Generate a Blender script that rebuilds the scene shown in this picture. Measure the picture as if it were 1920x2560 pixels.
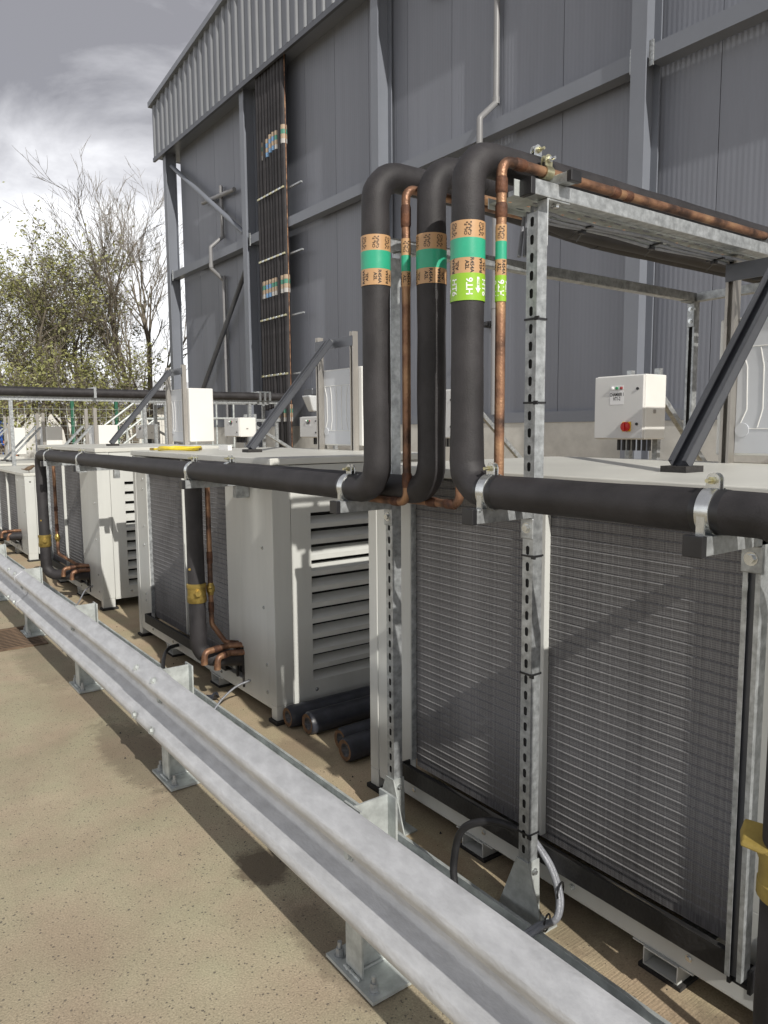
import bpy, math, random
from mathutils import Vector, Matrix
R = math.radians
random.seed(7)
for o in list(bpy.data.objects): bpy.data.objects.remove(o)
scene = bpy.context.scene
COL = scene.collection

# ------------------------------------------------------------------ camera
CAM_H = 1.55
YAW, PITCH, ROLL = R(36.3), R(6.38), R(-0.438)
cd = bpy.data.cameras.new('camera'); cam = bpy.data.objects.new('camera', cd); COL.objects.link(cam)
fw = Vector((math.sin(YAW)*math.cos(PITCH), math.cos(YAW)*math.cos(PITCH), -math.sin(PITCH)))
r0 = Vector((math.cos(YAW), -math.sin(YAW), 0)); u0 = r0.cross(fw)
rt = math.cos(ROLL)*r0 + math.sin(ROLL)*u0; up = -math.sin(ROLL)*r0 + math.cos(ROLL)*u0
cam.matrix_world = Matrix(((rt.x, up.x, -fw.x, 0), (rt.y, up.y, -fw.y, 0), (rt.z, up.z, -fw.z, CAM_H), (0, 0, 0, 1)))
cd.sensor_fit = 'VERTICAL'; cd.sensor_height = 36.0; cd.lens = 36.0*1858/2560
cd.clip_start = 0.05; cd.clip_end = 800
scene.camera = cam
scene.view_settings.view_transform = 'Standard'; scene.view_settings.look = 'None'
scene.view_settings.exposure = 0.50; scene.view_settings.gamma = 1.0
scene.view_settings.use_curve_mapping = False

# ------------------------------------------------------------------ sky and sun
SUN_PHI, SUN_EL = R(9.0), R(34)
world = bpy.data.worlds.new('World'); scene.world = world; world.use_nodes = True
wn, wl = world.node_tree.nodes, world.node_tree.links
wn.clear()
wout = wn.new('ShaderNodeOutputWorld')
sky = wn.new('ShaderNodeTexSky'); sky.sky_type = 'NISHITA'; sky.sun_disc = False
sky.sun_elevation = SUN_EL; sky.sun_rotation = math.pi + SUN_PHI
bg1 = wn.new('ShaderNodeBackground'); bg1.inputs[1].default_value = 0.10
wl.new(sky.outputs[0], bg1.inputs[0])
tc = wn.new('ShaderNodeTexCoord')
sep = wn.new('ShaderNodeSeparateXYZ'); wl.new(tc.outputs['Generated'], sep.inputs[0])
def wmath(op, a, b=None):
    n = wn.new('ShaderNodeMath'); n.operation = op
    for i, v in enumerate((a, b)):
        if v is None: continue
        if isinstance(v, (int, float)): n.inputs[i].default_value = v
        else: wl.new(v, n.inputs[i])
    return n.outputs[0]
den = wmath('ADD', wmath('MAXIMUM', sep.outputs[2], 0.0), 0.22)
cx, cy = wmath('DIVIDE', sep.outputs[0], den), wmath('DIVIDE', sep.outputs[1], den)
comb = wn.new('ShaderNodeCombineXYZ'); wl.new(cx, comb.inputs[0]); wl.new(cy, comb.inputs[1])
comb.inputs[2].default_value = 3.1
n1 = wn.new('ShaderNodeTexNoise'); n1.inputs['Scale'].default_value = 1.5; n1.inputs['Detail'].default_value = 8; n1.inputs['Roughness'].default_value = 0.56
n1.inputs['Distortion'].default_value = 0.35
wl.new(comb.outputs[0], n1.inputs['Vector'])
ramp = wn.new('ShaderNodeValToRGB')
e = ramp.color_ramp.elements
e[0].position = 0.36; e[0].color = (0.205, 0.20, 0.212, 1)
e[1].position = 0.62; e[1].color = (0.80, 0.80, 0.81, 1)
m = e.new(0.5); m.color = (0.50, 0.495, 0.51, 1)
elev = wmath('MULTIPLY', wmath('SUBTRACT', 0.31, sep.outputs[2]), 0.95)
wl.new(wmath('ADD', n1.outputs[0], elev), ramp.inputs[0])
bg2 = wn.new('ShaderNodeBackground'); bg2.inputs[1].default_value = 1.18
wl.new(ramp.outputs[0], bg2.inputs[0])
mixw = wn.new('ShaderNodeMixShader'); mixw.inputs[0].default_value = 0.92
wl.new(bg1.outputs[0], mixw.inputs[1]); wl.new(bg2.outputs[0], mixw.inputs[2]); wl.new(mixw.outputs[0], wout.inputs[0])
sd = bpy.data.lights.new('sun', 'SUN'); sd.energy = 2.85; sd.angle = R(0.55); sd.color = (1.0, 0.955, 0.88)
sun = bpy.data.objects.new('sun', sd); COL.objects.link(sun)
d = Vector((math.sin(SUN_PHI)*math.cos(SUN_EL), math.cos(SUN_PHI)*math.cos(SUN_EL), -math.sin(SUN_EL)))
sun.rotation_euler = d.to_track_quat('-Z', 'Y').to_euler(); sun.location = (-4, -12, 14)

# ------------------------------------------------------------------ materials
MATS = {}
def mat(name, color, rough=0.5, metal=0.0, var=0.0, vscale=8.0, bump=0.0, bscale=60.0, spec=0.5,
        color2=None, stretch=(1, 1, 1), rvar=0.0, detail=5):
    if name in MATS: return MATS[name]
    m = bpy.data.materials.new(name); m.use_nodes = True; MATS[name] = m
    nt = m.node_tree; b = nt.nodes['Principled BSDF']; L = nt.links
    b.inputs['Base Color'].default_value = (*color, 1); b.inputs['Roughness'].default_value = rough
    b.inputs['Metallic'].default_value = metal; b.inputs['Specular IOR Level'].default_value = spec
    t = nt.nodes.new('ShaderNodeTexCoord'); mp = nt.nodes.new('ShaderNodeMapping'); mp.inputs['Scale'].default_value = stretch
    L.new(t.outputs['Object'], mp.inputs[0])
    if var > 0 or color2:
        n = nt.nodes.new('ShaderNodeTexNoise'); n.inputs['Scale'].default_value = vscale; n.inputs['Detail'].default_value = detail
        n.inputs['Roughness'].default_value = 0.62; L.new(mp.outputs[0], n.inputs['Vector'])
        cr = nt.nodes.new('ShaderNodeValToRGB'); cr.color_ramp.elements[0].position = 0.36; cr.color_ramp.elements[1].position = 0.66
        c2 = color2 if color2 else tuple(min(1, c*(1+var)) for c in color)
        c1 = color if color2 else tuple(c*(1-var) for c in color)
        cr.color_ramp.elements[0].color = (*c1, 1); cr.color_ramp.elements[1].color = (*c2, 1)
        L.new(n.outputs[0], cr.inputs[0]); L.new(cr.outputs[0], b.inputs['Base Color'])
        if rvar > 0:
            mr = nt.nodes.new('ShaderNodeMapRange'); mr.inputs[3].default_value = rough-rvar; mr.inputs[4].default_value = rough+rvar
            L.new(n.outputs[0], mr.inputs[0]); L.new(mr.outputs[0], b.inputs['Roughness'])
    if bump > 0:
        n2 = nt.nodes.new('ShaderNodeTexNoise'); n2.inputs['Scale'].default_value = bscale; n2.inputs['Detail'].default_value = 4
        L.new(mp.outputs[0], n2.inputs['Vector'])
        bp = nt.nodes.new('ShaderNodeBump'); bp.inputs['Strength'].default_value = bump; bp.inputs['Distance'].default_value = 0.01
        L.new(n2.outputs[0], bp.inputs['Height']); L.new(bp.outputs[0], b.inputs['Normal'])
    return m

M_paint = mat('unit_paint', (0.565, 0.575, 0.55), 0.38, 0, 0.055, 3.5, 0.02, 5, rvar=0.06, stretch=(1.6, 1.6, .28), detail=7)
M_paint_top = mat('roof_paint', (0.60, 0.60, 0.555), 0.40, 0, 0.05, 3.0, 0.05, 3.0, spec=0.35, rvar=0.08)
M_white = mat('enclosure_white', (0.74, 0.74, 0.71), 0.4, 0, 0.03, 3)
M_panelgrey = mat('enclosure_plate', (0.58, 0.60, 0.63), 0.45, 0.1, 0.04, 3)
M_galv = mat('galvanised', (0.40, 0.42, 0.43), 0.42, 0.55, 0.30, 34, 0.05, 90, rvar=0.12, detail=8)
M_galv_rail = mat('galvanised_beam', (0.53, 0.54, 0.555), 0.45, 0.30, 0.13, 24, 0.14, 150, rvar=0.12, detail=10, stretch=(1, .4, 1))
M_galv_dull = mat('galvanised_dull', (0.48, 0.51, 0.50), 0.55, 0.30, 0.22, 16, 0.05, 60, detail=7)
M_steel = mat('stainless', (0.42, 0.40, 0.37), 0.42, 0.7, 0.14, 10, stretch=(1, 1, .15))
M_zinc = mat('zinc_strap', (0.62, 0.64, 0.64), 0.25, 0.85, 0.12, 18)
M_zincy = mat('zinc_yellow', (0.55, 0.52, 0.34), 0.3, 0.85, 0.15, 30)
M_foam = mat('foam_insulation', (0.029, 0.027, 0.029), 0.60, 0, 0.30, 9, 0.16, 240, spec=0.42, rvar=0.06)
M_black = mat('black_plastic', (0.018, 0.018, 0.02), 0.42, 0, 0.2, 20)
M_rubber = mat('rubber', (0.03, 0.028, 0.027), 0.85, 0, 0.3, 60, 0.3, 120)
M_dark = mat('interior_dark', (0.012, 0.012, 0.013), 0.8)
M_wall = mat('wall_panel', (0.190, 0.202, 0.236), 0.42, 0, 0.06, 2.4, stretch=(1, 1, .10))
M_frame = mat('frame_steel', (0.185, 0.200, 0.232), 0.40, 0, 0.05, 1.0)
M_frame_dk = mat('brace_steel', (0.095, 0.10, 0.113), 0.33, 0.3, 0.10, 5)
M_clad = mat('fascia_cladding', (0.17, 0.18, 0.20), 0.32, 0.30, 0.05, 1.5)
M_clad_rib_lit = mat('fascia_rib_lit', (0.24, 0.25, 0.262), 0.30, 0.35, 0.05, 1.5)  # lighter copy of the cladding, sunlit highlight of the ribs put into the colour
M_grey_pipe = mat('grey_plastic', (0.23, 0.23, 0.235), 0.4, 0, 0.05, 4)
M_brass = mat('brass', (0.40, 0.29, 0.085), 0.36, 0.75, 0.2, 30, 0.1, 90)
M_valve_y = mat('valve_yellow', (0.36, 0.265, 0.07), 0.5, 0.3, 0.18, 14, 0.15, 120)
M_band_o = mat('label_tan', (0.50, 0.30, 0.15), 0.42, 0, 0.04, 12, 0.05, 30)
M_band_g = mat('label_green', (0.03, 0.37, 0.22), 0.38, 0, 0.06, 10, 0.12, 30)
M_band_l = mat('label_lime', (0.27, 0.50, 0.03), 0.4, 0, 0.04, 10, 0.05, 30)
M_band_b = mat('label_blue', (0.16, 0.30, 0.50), 0.4)
M_band_o2 = mat('label_muted_tan', (0.40, 0.31, 0.22), 0.5)  # tape tones muted in the colour for the distant riser pipes
M_band_g2 = mat('label_muted_green', (0.08, 0.25, 0.18), 0.5)
M_band_w2 = mat('label_muted_white', (0.46, 0.45, 0.43), 0.5)
M_ink = mat('ink_black', (0.015, 0.013, 0.012), 0.5)
M_inkw = mat('ink_white', (0.82, 0.84, 0.80), 0.5)
M_paper = mat('paper', (0.80, 0.80, 0.80), 0.5)
M_red = mat('switch_red', (0.55, 0.02, 0.015), 0.35)
M_yel = mat('switch_yellow', (0.80, 0.50, 0.02), 0.4)
M_hose = mat('hose_yellow', (0.72, 0.56, 0.03), 0.45, 0, 0.08, 20)
M_green_lamp = mat('lamp_green', (0.03, 0.25, 0.10), 0.3)
M_red_lamp = mat('lamp_red', (0.30, 0.05, 0.05), 0.3)
M_cable = mat('cable_black', (0.022, 0.022, 0.024), 0.5, 0, 0.2, 30)
M_cable_g = mat('cable_grey', (0.23, 0.24, 0.265), 0.42, 0.2, 0.12, 40, 0.25, 260)
M_spipe = mat('painted_steel_pipe', (0.036, 0.039, 0.050), 0.42, 0, 0.4, 9, 0.15, 40, rvar=0.12, detail=8)
M_rust = mat('rust', (0.10, 0.06, 0.038), 0.85, 0, 0, 26, 0.5, 120, color2=(0.25, 0.135, 0.06))
M_cutmetal = mat('torn_steel', (0.10, 0.10, 0.105), 0.6, 0.4, 0.5, 40, 0.6, 160)
M_bark = mat('bark', (0.19, 0.165, 0.13), 0.9, 0, 0.35, 14)
M_leaf = mat('leaf', (0.19, 0.205, 0.065), 0.55, 0, 0, 3, color2=(0.33, 0.33, 0.13))
M_plinth = mat('plinth_concrete', (0.56, 0.55, 0.51), 0.8, 0, 0.12, 3, 0.2, 60)
M_brick = mat('orange_brick', (0.42, 0.16, 0.075), 0.85, 0, 0.3, 20)
M_blue = mat('blue_steel', (0.02, 0.10, 0.42), 0.45)
M_gfence = mat('fence_green', (0.02, 0.12, 0.07), 0.5)
M_pale = mat('pale_cladding', (0.62, 0.61, 0.57), 0.6, 0, 0.06, 1)
M_paleroof = mat('pale_roof', (0.55, 0.56, 0.57), 0.5, 0, 0.08, 2)
M_timber = mat('timber', (0.28, 0.17, 0.08), 0.8, 0, 0.2, 12)
M_bird = mat('bird_brown', (0.14, 0.095, 0.06), 0.8, 0, 0.4, 60)
M_grate = mat('rusty_grate', (0.17, 0.115, 0.075), 0.8, 0.2, 0.35, 18)
M_pit = mat('drain_pit', (0.02, 0.017, 0.014), 0.9)
M_lamp = mat('lamp_glass', (0.60, 0.62, 0.63), 0.25)

def copper_material():
    m = bpy.data.materials.new('copper'); m.use_nodes = True
    nt = m.node_tree; b = nt.nodes['Principled BSDF']; L = nt.links
    t = nt.nodes.new('ShaderNodeTexCoord')
    n = nt.nodes.new('ShaderNodeTexNoise'); n.inputs['Scale'].default_value = 11; n.inputs['Detail'].default_value = 6
    L.new(t.outputs['Object'], n.inputs['Vector'])
    cr = nt.nodes.new('ShaderNodeValToRGB'); e = cr.color_ramp.elements
    e[0].position = 0.34; e[0].color = (0.075, 0.045, 0.034, 1); e[1].position = 0.72; e[1].color = (0.46, 0.28, 0.155, 1)
    k = e.new(0.5); k.color = (0.27, 0.145, 0.088, 1)
    L.new(n.outputs[0], cr.inputs[0]); L.new(cr.outputs[0], b.inputs['Base Color'])
    b.inputs['Metallic'].default_value = 0.55; b.inputs['Roughness'].default_value = 0.46
    n2 = nt.nodes.new('ShaderNodeTexNoise'); n2.inputs['Scale'].default_value = 150
    L.new(t.outputs['Object'], n2.inputs['Vector'])
    bp = nt.nodes.new('ShaderNodeBump'); bp.inputs['Strength'].default_value = 0.18; bp.inputs['Distance'].default_value = 0.01
    L.new(n2.outputs[0], bp.inputs['Height']); L.new(bp.outputs[0], b.inputs['Normal'])
    return m
M_cop = copper_material()
M_cop_dk = mat('copper_joint', (0.060, 0.030, 0.022), 0.65, 0.35, 0, 22, 0.3, 120, color2=(0.17, 0.075, 0.04))

def coil_material(name, base, light):
    m = bpy.data.materials.new(name); m.use_nodes = True
    nt = m.node_tree; b = nt.nodes['Principled BSDF']; L = nt.links
    t = nt.nodes.new('ShaderNodeTexCoord')
    mp = nt.nodes.new('ShaderNodeMapping'); mp.inputs['Scale'].default_value = (1, 190, 7)
    L.new(t.outputs['Object'], mp.inputs[0])
    n = nt.nodes.new('ShaderNodeTexNoise'); n.inputs['Scale'].default_value = 1.0; n.inputs['Detail'].default_value = 5; n.inputs['Roughness'].default_value = 0.7
    L.new(mp.outputs[0], n.inputs['Vector'])
    n2 = nt.nodes.new('ShaderNodeTexNoise'); n2.inputs['Scale'].default_value = 2.4; n2.inputs['Detail'].default_value = 4
    L.new(t.outputs['Object'], n2.inputs['Vector'])
    ad = nt.nodes.new('ShaderNodeMath'); ad.operation = 'MULTIPLY_ADD'; ad.inputs[1].default_value = 0.45
    L.new(n2.outputs[0], ad.inputs[0]); L.new(n.outputs[0], ad.inputs[2])
    cr = nt.nodes.new('ShaderNodeValToRGB'); e = cr.color_ramp.elements
    e[0].position = 0.55; e[0].color = (*base, 1); e[1].position = 0.95; e[1].color = (*light, 1)
    wv = nt.nodes.new('ShaderNodeTexWave'); wv.wave_type = 'BANDS'; wv.bands_direction = 'Z'; wv.inputs['Scale'].default_value = 52.36
    L.new(t.outputs['Object'], wv.inputs['Vector'])
    a2 = nt.nodes.new('ShaderNodeMath'); a2.operation = 'MULTIPLY_ADD'; a2.inputs[1].default_value = 0.16
    L.new(wv.outputs['Fac'], a2.inputs[0]); L.new(ad.outputs[0], a2.inputs[2])
    L.new(a2.outputs[0], cr.inputs[0]); L.new(cr.outputs[0], b.inputs['Base Color'])
    b.inputs['Metallic'].default_value = 0.0; b.inputs['Roughness'].default_value = 0.65; b.inputs['Specular IOR Level'].default_value = 0.3
    bp = nt.nodes.new('ShaderNodeBump'); bp.inputs['Strength'].default_value = 0.35; bp.inputs['Distance'].default_value = 0.004
    L.new(n.outputs[0], bp.inputs['Height']); L.new(bp.outputs[0], b.inputs['Normal'])
    return m
M_coil = coil_material('coil_fins_shaded', (0.044, 0.043, 0.046), (0.225, 0.222, 0.225))  # dark tone carries the depth shading between the fins
M_coil_edge = coil_material('coil_tube_edge', (0.060, 0.059, 0.062), (0.25, 0.248, 0.25))

def ground_material(name, c1, c2, speck, broom=False, stains=()):
    m = bpy.data.materials.new(name); m.use_nodes = True
    nt = m.node_tree; b = nt.nodes['Principled BSDF']; L = nt.links
    t = nt.nodes.new('ShaderNodeTexCoord')
    n = nt.nodes.new('ShaderNodeTexNoise'); n.inputs['Scale'].default_value = 1.7; n.inputs['Detail'].default_value = 9; n.inputs['Roughness'].default_value = 0.68
    L.new(t.outputs['Object'], n.inputs['Vector'])
    cr = nt.nodes.new('ShaderNodeValToRGB'); e = cr.color_ramp.elements
    e[0].position = 0.30; e[0].color = (*c1, 1); e[1].position = 0.72; e[1].color = (*c2, 1)
    L.new(n.outputs[0], cr.inputs[0])
    col = cr.outputs[0]
    hn = nt.nodes.new('ShaderNodeTexNoise'); hn.inputs['Scale'].default_value = 3.3; hn.inputs['Detail'].default_value = 6
    L.new(t.outputs['Object'], hn.inputs['Vector'])
    hc = nt.nodes.new('ShaderNodeValToRGB'); hc.color_ramp.elements[0].position = 0.35; hc.color_ramp.elements[1].position = 0.65
    hc.color_ramp.elements[0].color = (1.0, 0.93, 0.90, 1); hc.color_ramp.elements[1].color = (0.96, 1.0, 0.92, 1)
    L.new(hn.outputs[0], hc.inputs[0])
    hm = nt.nodes.new('ShaderNodeMix'); hm.data_type = 'RGBA'; hm.blend_type = 'MULTIPLY'; hm.inputs[0].default_value = 1.0
    L.new(col, hm.inputs[6]); L.new(hc.outputs[0], hm.inputs[7]); col = hm.outputs[2]
    fine = nt.nodes.new('ShaderNodeTexNoise'); fine.inputs['Scale'].default_value = 170; fine.inputs['Detail'].default_value = 4
    L.new(t.outputs['Object'], fine.inputs['Vector'])
    def mixc(fac, a, bcol, mode='MIX'):
        x = nt.nodes.new('ShaderNodeMix'); x.data_type = 'RGBA'; x.blend_type = mode
        if isinstance(fac, float): x.inputs[0].default_value = fac
        else: L.new(fac, x.inputs[0])
        L.new(a, x.inputs[6])
        if isinstance(bcol, tuple): x.inputs[7].default_value = (*bcol, 1)
        else: L.new(bcol, x.inputs[7])
        return x.outputs[2]
    fr = nt.nodes.new('ShaderNodeMapRange'); fr.inputs[1].default_value = 0.25; fr.inputs[2].default_value = 0.75
    fr.inputs[3].default_value = 0.72; fr.inputs[4].default_value = 1.22
    L.new(fine.outputs[0], fr.inputs[0])
    col = mixc(1.0, col, fr.outputs[0], 'MULTIPLY')
    for sc, th, amt in speck:
        v = nt.nodes.new('ShaderNodeTexVoronoi'); v.inputs['Scale'].default_value = sc
        nd = nt.nodes.new('ShaderNodeTexNoise'); nd.inputs['Scale'].default_value = sc*2.0
        L.new(t.outputs['Object'], nd.inputs['Vector'])
        va = nt.nodes.new('ShaderNodeVectorMath'); va.operation = 'MULTIPLY_ADD'
        va.inputs[1].default_value = (0.5/sc,)*3; L.new(nd.outputs['Color'], va.inputs[0]); L.new(t.outputs['Object'], va.inputs[2])
        L.new(va.outputs[0], v.inputs['Vector'])
        wn_ = nt.nodes.new('ShaderNodeTexWhiteNoise'); L.new(v.outputs['Position'], wn_.inputs['Vector'])
        sel = nt.nodes.new('ShaderNodeMath'); sel.operation = 'MULTIPLY'; sel.inputs[1].default_value = th
        L.new(wn_.outputs['Value'], sel.inputs[0])
        lt = nt.nodes.new('ShaderNodeMath'); lt.operation = 'LESS_THAN'; L.new(v.outputs['Distance'], lt.inputs[0]); L.new(sel.outputs[0], lt.inputs[1])
        ml = nt.nodes.new('ShaderNodeMath'); ml.operation = 'MULTIPLY'; ml.inputs[1].default_value = amt; L.new(lt.outputs[0], ml.inputs[0])
        col = mixc(ml.outputs[0], col, (0.055, 0.052, 0.050))
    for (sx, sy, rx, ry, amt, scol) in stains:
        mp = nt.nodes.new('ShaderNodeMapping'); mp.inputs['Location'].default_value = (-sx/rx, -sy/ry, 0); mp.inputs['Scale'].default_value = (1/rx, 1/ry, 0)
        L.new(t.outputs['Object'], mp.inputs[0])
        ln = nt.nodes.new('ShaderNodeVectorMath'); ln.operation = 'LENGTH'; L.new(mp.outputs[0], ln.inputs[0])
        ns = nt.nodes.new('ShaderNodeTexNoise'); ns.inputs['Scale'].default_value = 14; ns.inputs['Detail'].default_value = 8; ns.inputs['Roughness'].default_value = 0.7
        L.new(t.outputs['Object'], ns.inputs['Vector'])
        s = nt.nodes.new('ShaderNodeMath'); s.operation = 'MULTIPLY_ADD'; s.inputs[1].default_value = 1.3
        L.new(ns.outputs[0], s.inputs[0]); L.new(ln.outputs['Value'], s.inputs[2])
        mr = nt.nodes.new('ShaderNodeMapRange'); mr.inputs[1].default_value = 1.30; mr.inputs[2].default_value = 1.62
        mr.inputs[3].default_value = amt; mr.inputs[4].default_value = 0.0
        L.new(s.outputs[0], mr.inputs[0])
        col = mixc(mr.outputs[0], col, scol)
    L.new(col, b.inputs['Base Color']); b.inputs['Roughness'].default_value = 0.82
    bp = nt.nodes.new('ShaderNodeBump'); bp.inputs['Strength'].default_value = 0.4; bp.inputs['Distance'].default_value = 0.006
    if broom:
        mp = nt.nodes.new('ShaderNodeMapping'); mp.inputs['Scale'].default_value = (6, 170, 1); L.new(t.outputs['Object'], mp.inputs[0])
        nb = nt.nodes.new('ShaderNodeTexNoise'); nb.inputs['Scale'].default_value = 1; nb.inputs['Detail'].default_value = 3
        L.new(mp.outputs[0], nb.inputs['Vector']); L.new(nb.outputs[0], bp.inputs['Height'])
    else: L.new(fine.outputs[0], bp.inputs['Height'])
    L.new(bp.outputs[0], b.inputs['Normal'])
    return m
wet = (0.115, 0.085, 0.058)
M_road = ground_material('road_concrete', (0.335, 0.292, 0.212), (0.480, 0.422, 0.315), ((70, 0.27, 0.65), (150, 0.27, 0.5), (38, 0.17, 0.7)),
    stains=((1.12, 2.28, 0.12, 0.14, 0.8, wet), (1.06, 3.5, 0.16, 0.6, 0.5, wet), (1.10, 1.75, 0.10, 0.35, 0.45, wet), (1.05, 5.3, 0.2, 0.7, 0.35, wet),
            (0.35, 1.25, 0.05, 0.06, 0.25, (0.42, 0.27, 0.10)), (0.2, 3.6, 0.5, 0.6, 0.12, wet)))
M_slab = ground_material('slab_concrete', (0.40, 0.325, 0.220), (0.52, 0.435, 0.315), ((70, 0.2, 0.5),), broom=True,
    stains=((1.75, 1.5, 0.14, 0.3, 0.4, wet), (1.7, 3.0, 0.15, 0.25, 0.3, wet), (1.72, 0.7, 0.15, 0.35, 0.5, wet), (1.65, 2.0, 0.1, 0.25, 0.35, (0.27, 0.17, 0.10)), (1.7, 4.2, 0.15, 0.3, 0.35, wet)))

def wall_material():
    m = M_wall; nt = m.node_tree; b = nt.nodes['Principled BSDF']; L = nt.links
    t = nt.nodes.new('ShaderNodeTexCoord'); s = nt.nodes.new('ShaderNodeSeparateXYZ'); L.new(t.outputs['Object'], s.inputs[0])
    w = nt.nodes.new('ShaderNodeTexWave'); w.wave_type = 'BANDS'; w.bands_direction = 'Y'; w.inputs['Scale'].default_value = 5.2
    w.wave_profile = 'TRI'
    L.new(t.outputs['Object'], w.inputs['Vector'])
    bp = nt.nodes.new('ShaderNodeBump'); bp.inputs['Strength'].default_value = 0.28; bp.inputs['Distance'].default_value = 0.006
    L.new(w.outputs['Fac'], bp.inputs['Height']); L.new(bp.outputs[0], b.inputs['Normal'])
wall_material()

# ------------------------------------------------------------------ mesh helpers
class MB:
    def __init__(s): s.v = []; s.f = []
    def add(s, vs, fs):
        k = len(s.v); s.v += [tuple(p) for p in vs]; s.f += [tuple(i+k for i in f) for f in fs]; return s
    def box(s, x0, x1, y0, y1, z0, z1):
        return s.add([(x0,y0,z0),(x1,y0,z0),(x1,y1,z0),(x0,y1,z0),(x0,y0,z1),(x1,y0,z1),(x1,y1,z1),(x0,y1,z1)],
                     [(3,2,1,0),(4,5,6,7),(0,1,5,4),(1,2,6,5),(2,3,7,6),(3,0,4,7)])
    def hexa(s, a, b):       # two quads (lists of 4 pts)
        return s.add(list(a)+list(b), [(3,2,1,0),(4,5,6,7),(0,1,5,4),(1,2,6,5),(2,3,7,6),(3,0,4,7)])
    def bar(s, p, q, w, h, upv=(0,0,1)):
        p, q = Vector(p), Vector(q); dd = (q-p).normalized(); sd_ = dd.cross(Vector(upv))
        if sd_.length < 1e-4: sd_ = dd.cross(Vector((1,0,0)))
        sd_.normalize(); u = sd_.cross(dd)
        c = [(-w/2,-h/2),(w/2,-h/2),(w/2,h/2),(-w/2,h/2)]
        return s.hexa([p+sd_*a+u*b for a,b in c], [q+sd_*a+u*b for a,b in c])
    def tube(s, path, rad, n=16, cap=True):
        path = [Vector(p) for p in path]; N = len(path); rr = rad if isinstance(rad, (list, tuple)) else [rad]*N
        t0 = (path[1]-path[0]).normalized()
        a = t0.orthogonal().normalized() if abs(t0.z) > .9 else Vector((0,0,1)).cross(t0).normalized()
        k = len(s.v); prev = t0
        for i, p in enumerate(path):
            t = ((path[i+1]-p).normalized() if i < N-1 else (p-path[i-1]).normalized())
            if 0 < i < N-1: t = ((path[i+1]-p).normalized()+(p-path[i-1]).normalized()).normalized()
            q = prev.rotation_difference(t); a = (q @ a); a = (a - t*a.dot(t)).normalized(); prev = t
            b = t.cross(a)
            for j in range(n):
                g = 2*math.pi*j/n; s.v.append(tuple(p + (a*math.cos(g)+b*math.sin(g))*rr[i]))
        for i in range(N-1):
            for j in range(n):
                s.f.append((k+i*n+j, k+i*n+(j+1)%n, k+(i+1)*n+(j+1)%n, k+(i+1)*n+j))
        if cap:
            s.f.append(tuple(k+j for j in reversed(range(n)))); s.f.append(tuple(k+(N-1)*n+j for j in range(n)))
        return s
    def cyl(s, p, q, r, n=16): return s.tube([p, q], r, n)
    def extrude(s, prof, axis, a0, a1, closed=True):  # prof list of 2D; axis 'x','y','z'
        def P(u, w, t): return {'x': (t,u,w), 'y': (u,t,w), 'z': (u,w,t)}[axis]
        n = len(prof); vs = [P(u,w,a0) for u,w in prof]+[P(u,w,a1) for u,w in prof]; fs = []
        for i in range(n if closed else n-1): fs.append((i, (i+1)%n, n+(i+1)%n, n+i))
        if closed: fs += [tuple(reversed(range(n))), tuple(range(n, 2*n))]
        return s.add(vs, fs)
    def slot_face(s, o, U, V, n, pitch=.05, w=.041, sl=.028, sw=.014, start=0):
        o, U, V = Vector(o), Vector(U), Vector(V)
        inner = []
        for k in range(12):
            g = 2*math.pi*k/12; c_, s_ = math.cos(g), math.sin(g)
            inner.append((sw/2*c_*1.0 if False else sw/2*c_, (sl/2-sw/2)*(1 if s_ >= 0 else -1)+sw/2*s_))
        outer = []
        for k in range(12):
            g = 2*math.pi*k/12; c_, s_ = math.cos(g), math.sin(g); m_ = max(abs(c_)/(w/2), abs(s_)/(pitch/2)); outer.append((c_/m_, s_/m_))
        for (aw, ap) in ((w/2, pitch/2), (-w/2, pitch/2), (-w/2, -pitch/2), (w/2, -pitch/2)):
            i = min(range(12), key=lambda q: (outer[q][0]-aw)**2+(outer[q][1]-ap)**2); outer[i] = (aw, ap)
        for c in range(n):
            ctr = o + U*(start+(c+.5)*pitch)
            vs = [ctr+V*a+U*b for a, b in outer]+[ctr+V*a+U*b for a, b in inner]
            s.add(vs, [(i, (i+1)%12, 12+(i+1)%12, 12+i) for i in range(12)])
        return s
    def hole_grid(s, o, U, V, nu, nv, cu, cv, hu, hv):
        o, U, V = Vector(o), Vector(U), Vector(V)
        for i in range(nu):
            for j in range(nv):
                c = o+U*(i+.5)*cu+V*(j+.5)*cv
                a = hu[j] if isinstance(hu, (list, tuple)) else hu
                O = [(-cu/2,-cv/2),(cu/2,-cv/2),(cu/2,cv/2),(-cu/2,cv/2)]; I = [(-a/2,-hv/2),(a/2,-hv/2),(a/2,hv/2),(-a/2,hv/2)]
                s.add([c+U*x+V*y for x,y in O+I], [(k,(k+1)%4,4+(k+1)%4,4+k) for k in range(4)])
        return s
    def mesh(s, name, m, smooth=False, off=(0,0,0)):
        me = bpy.data.meshes.new(name); ox, oy, oz = off
        me.from_pydata([(x-ox, y-oy, z-oz) for x,y,z in s.v], [], s.f); me.materials.append(m)
        if smooth:
            for p in me.polygons: p.use_smooth = True
            me.update()
            try: me.set_sharp_from_angle(angle=R(38))
            except Exception: pass
        me.update(); return me
WOFF = {}
def link(o, parent=None):
    COL.objects.link(o)
    if parent: o.parent = parent
    return o
def woff(o): return WOFF.get(o.name, (0,0,0)) if o else (0,0,0)
def tag(o, label=None, cat=None, group=None, kind=None):
    for k, v in (('label', label), ('category', cat), ('group', group), ('kind', kind)):
        if v: o[k] = v
    return o
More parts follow.
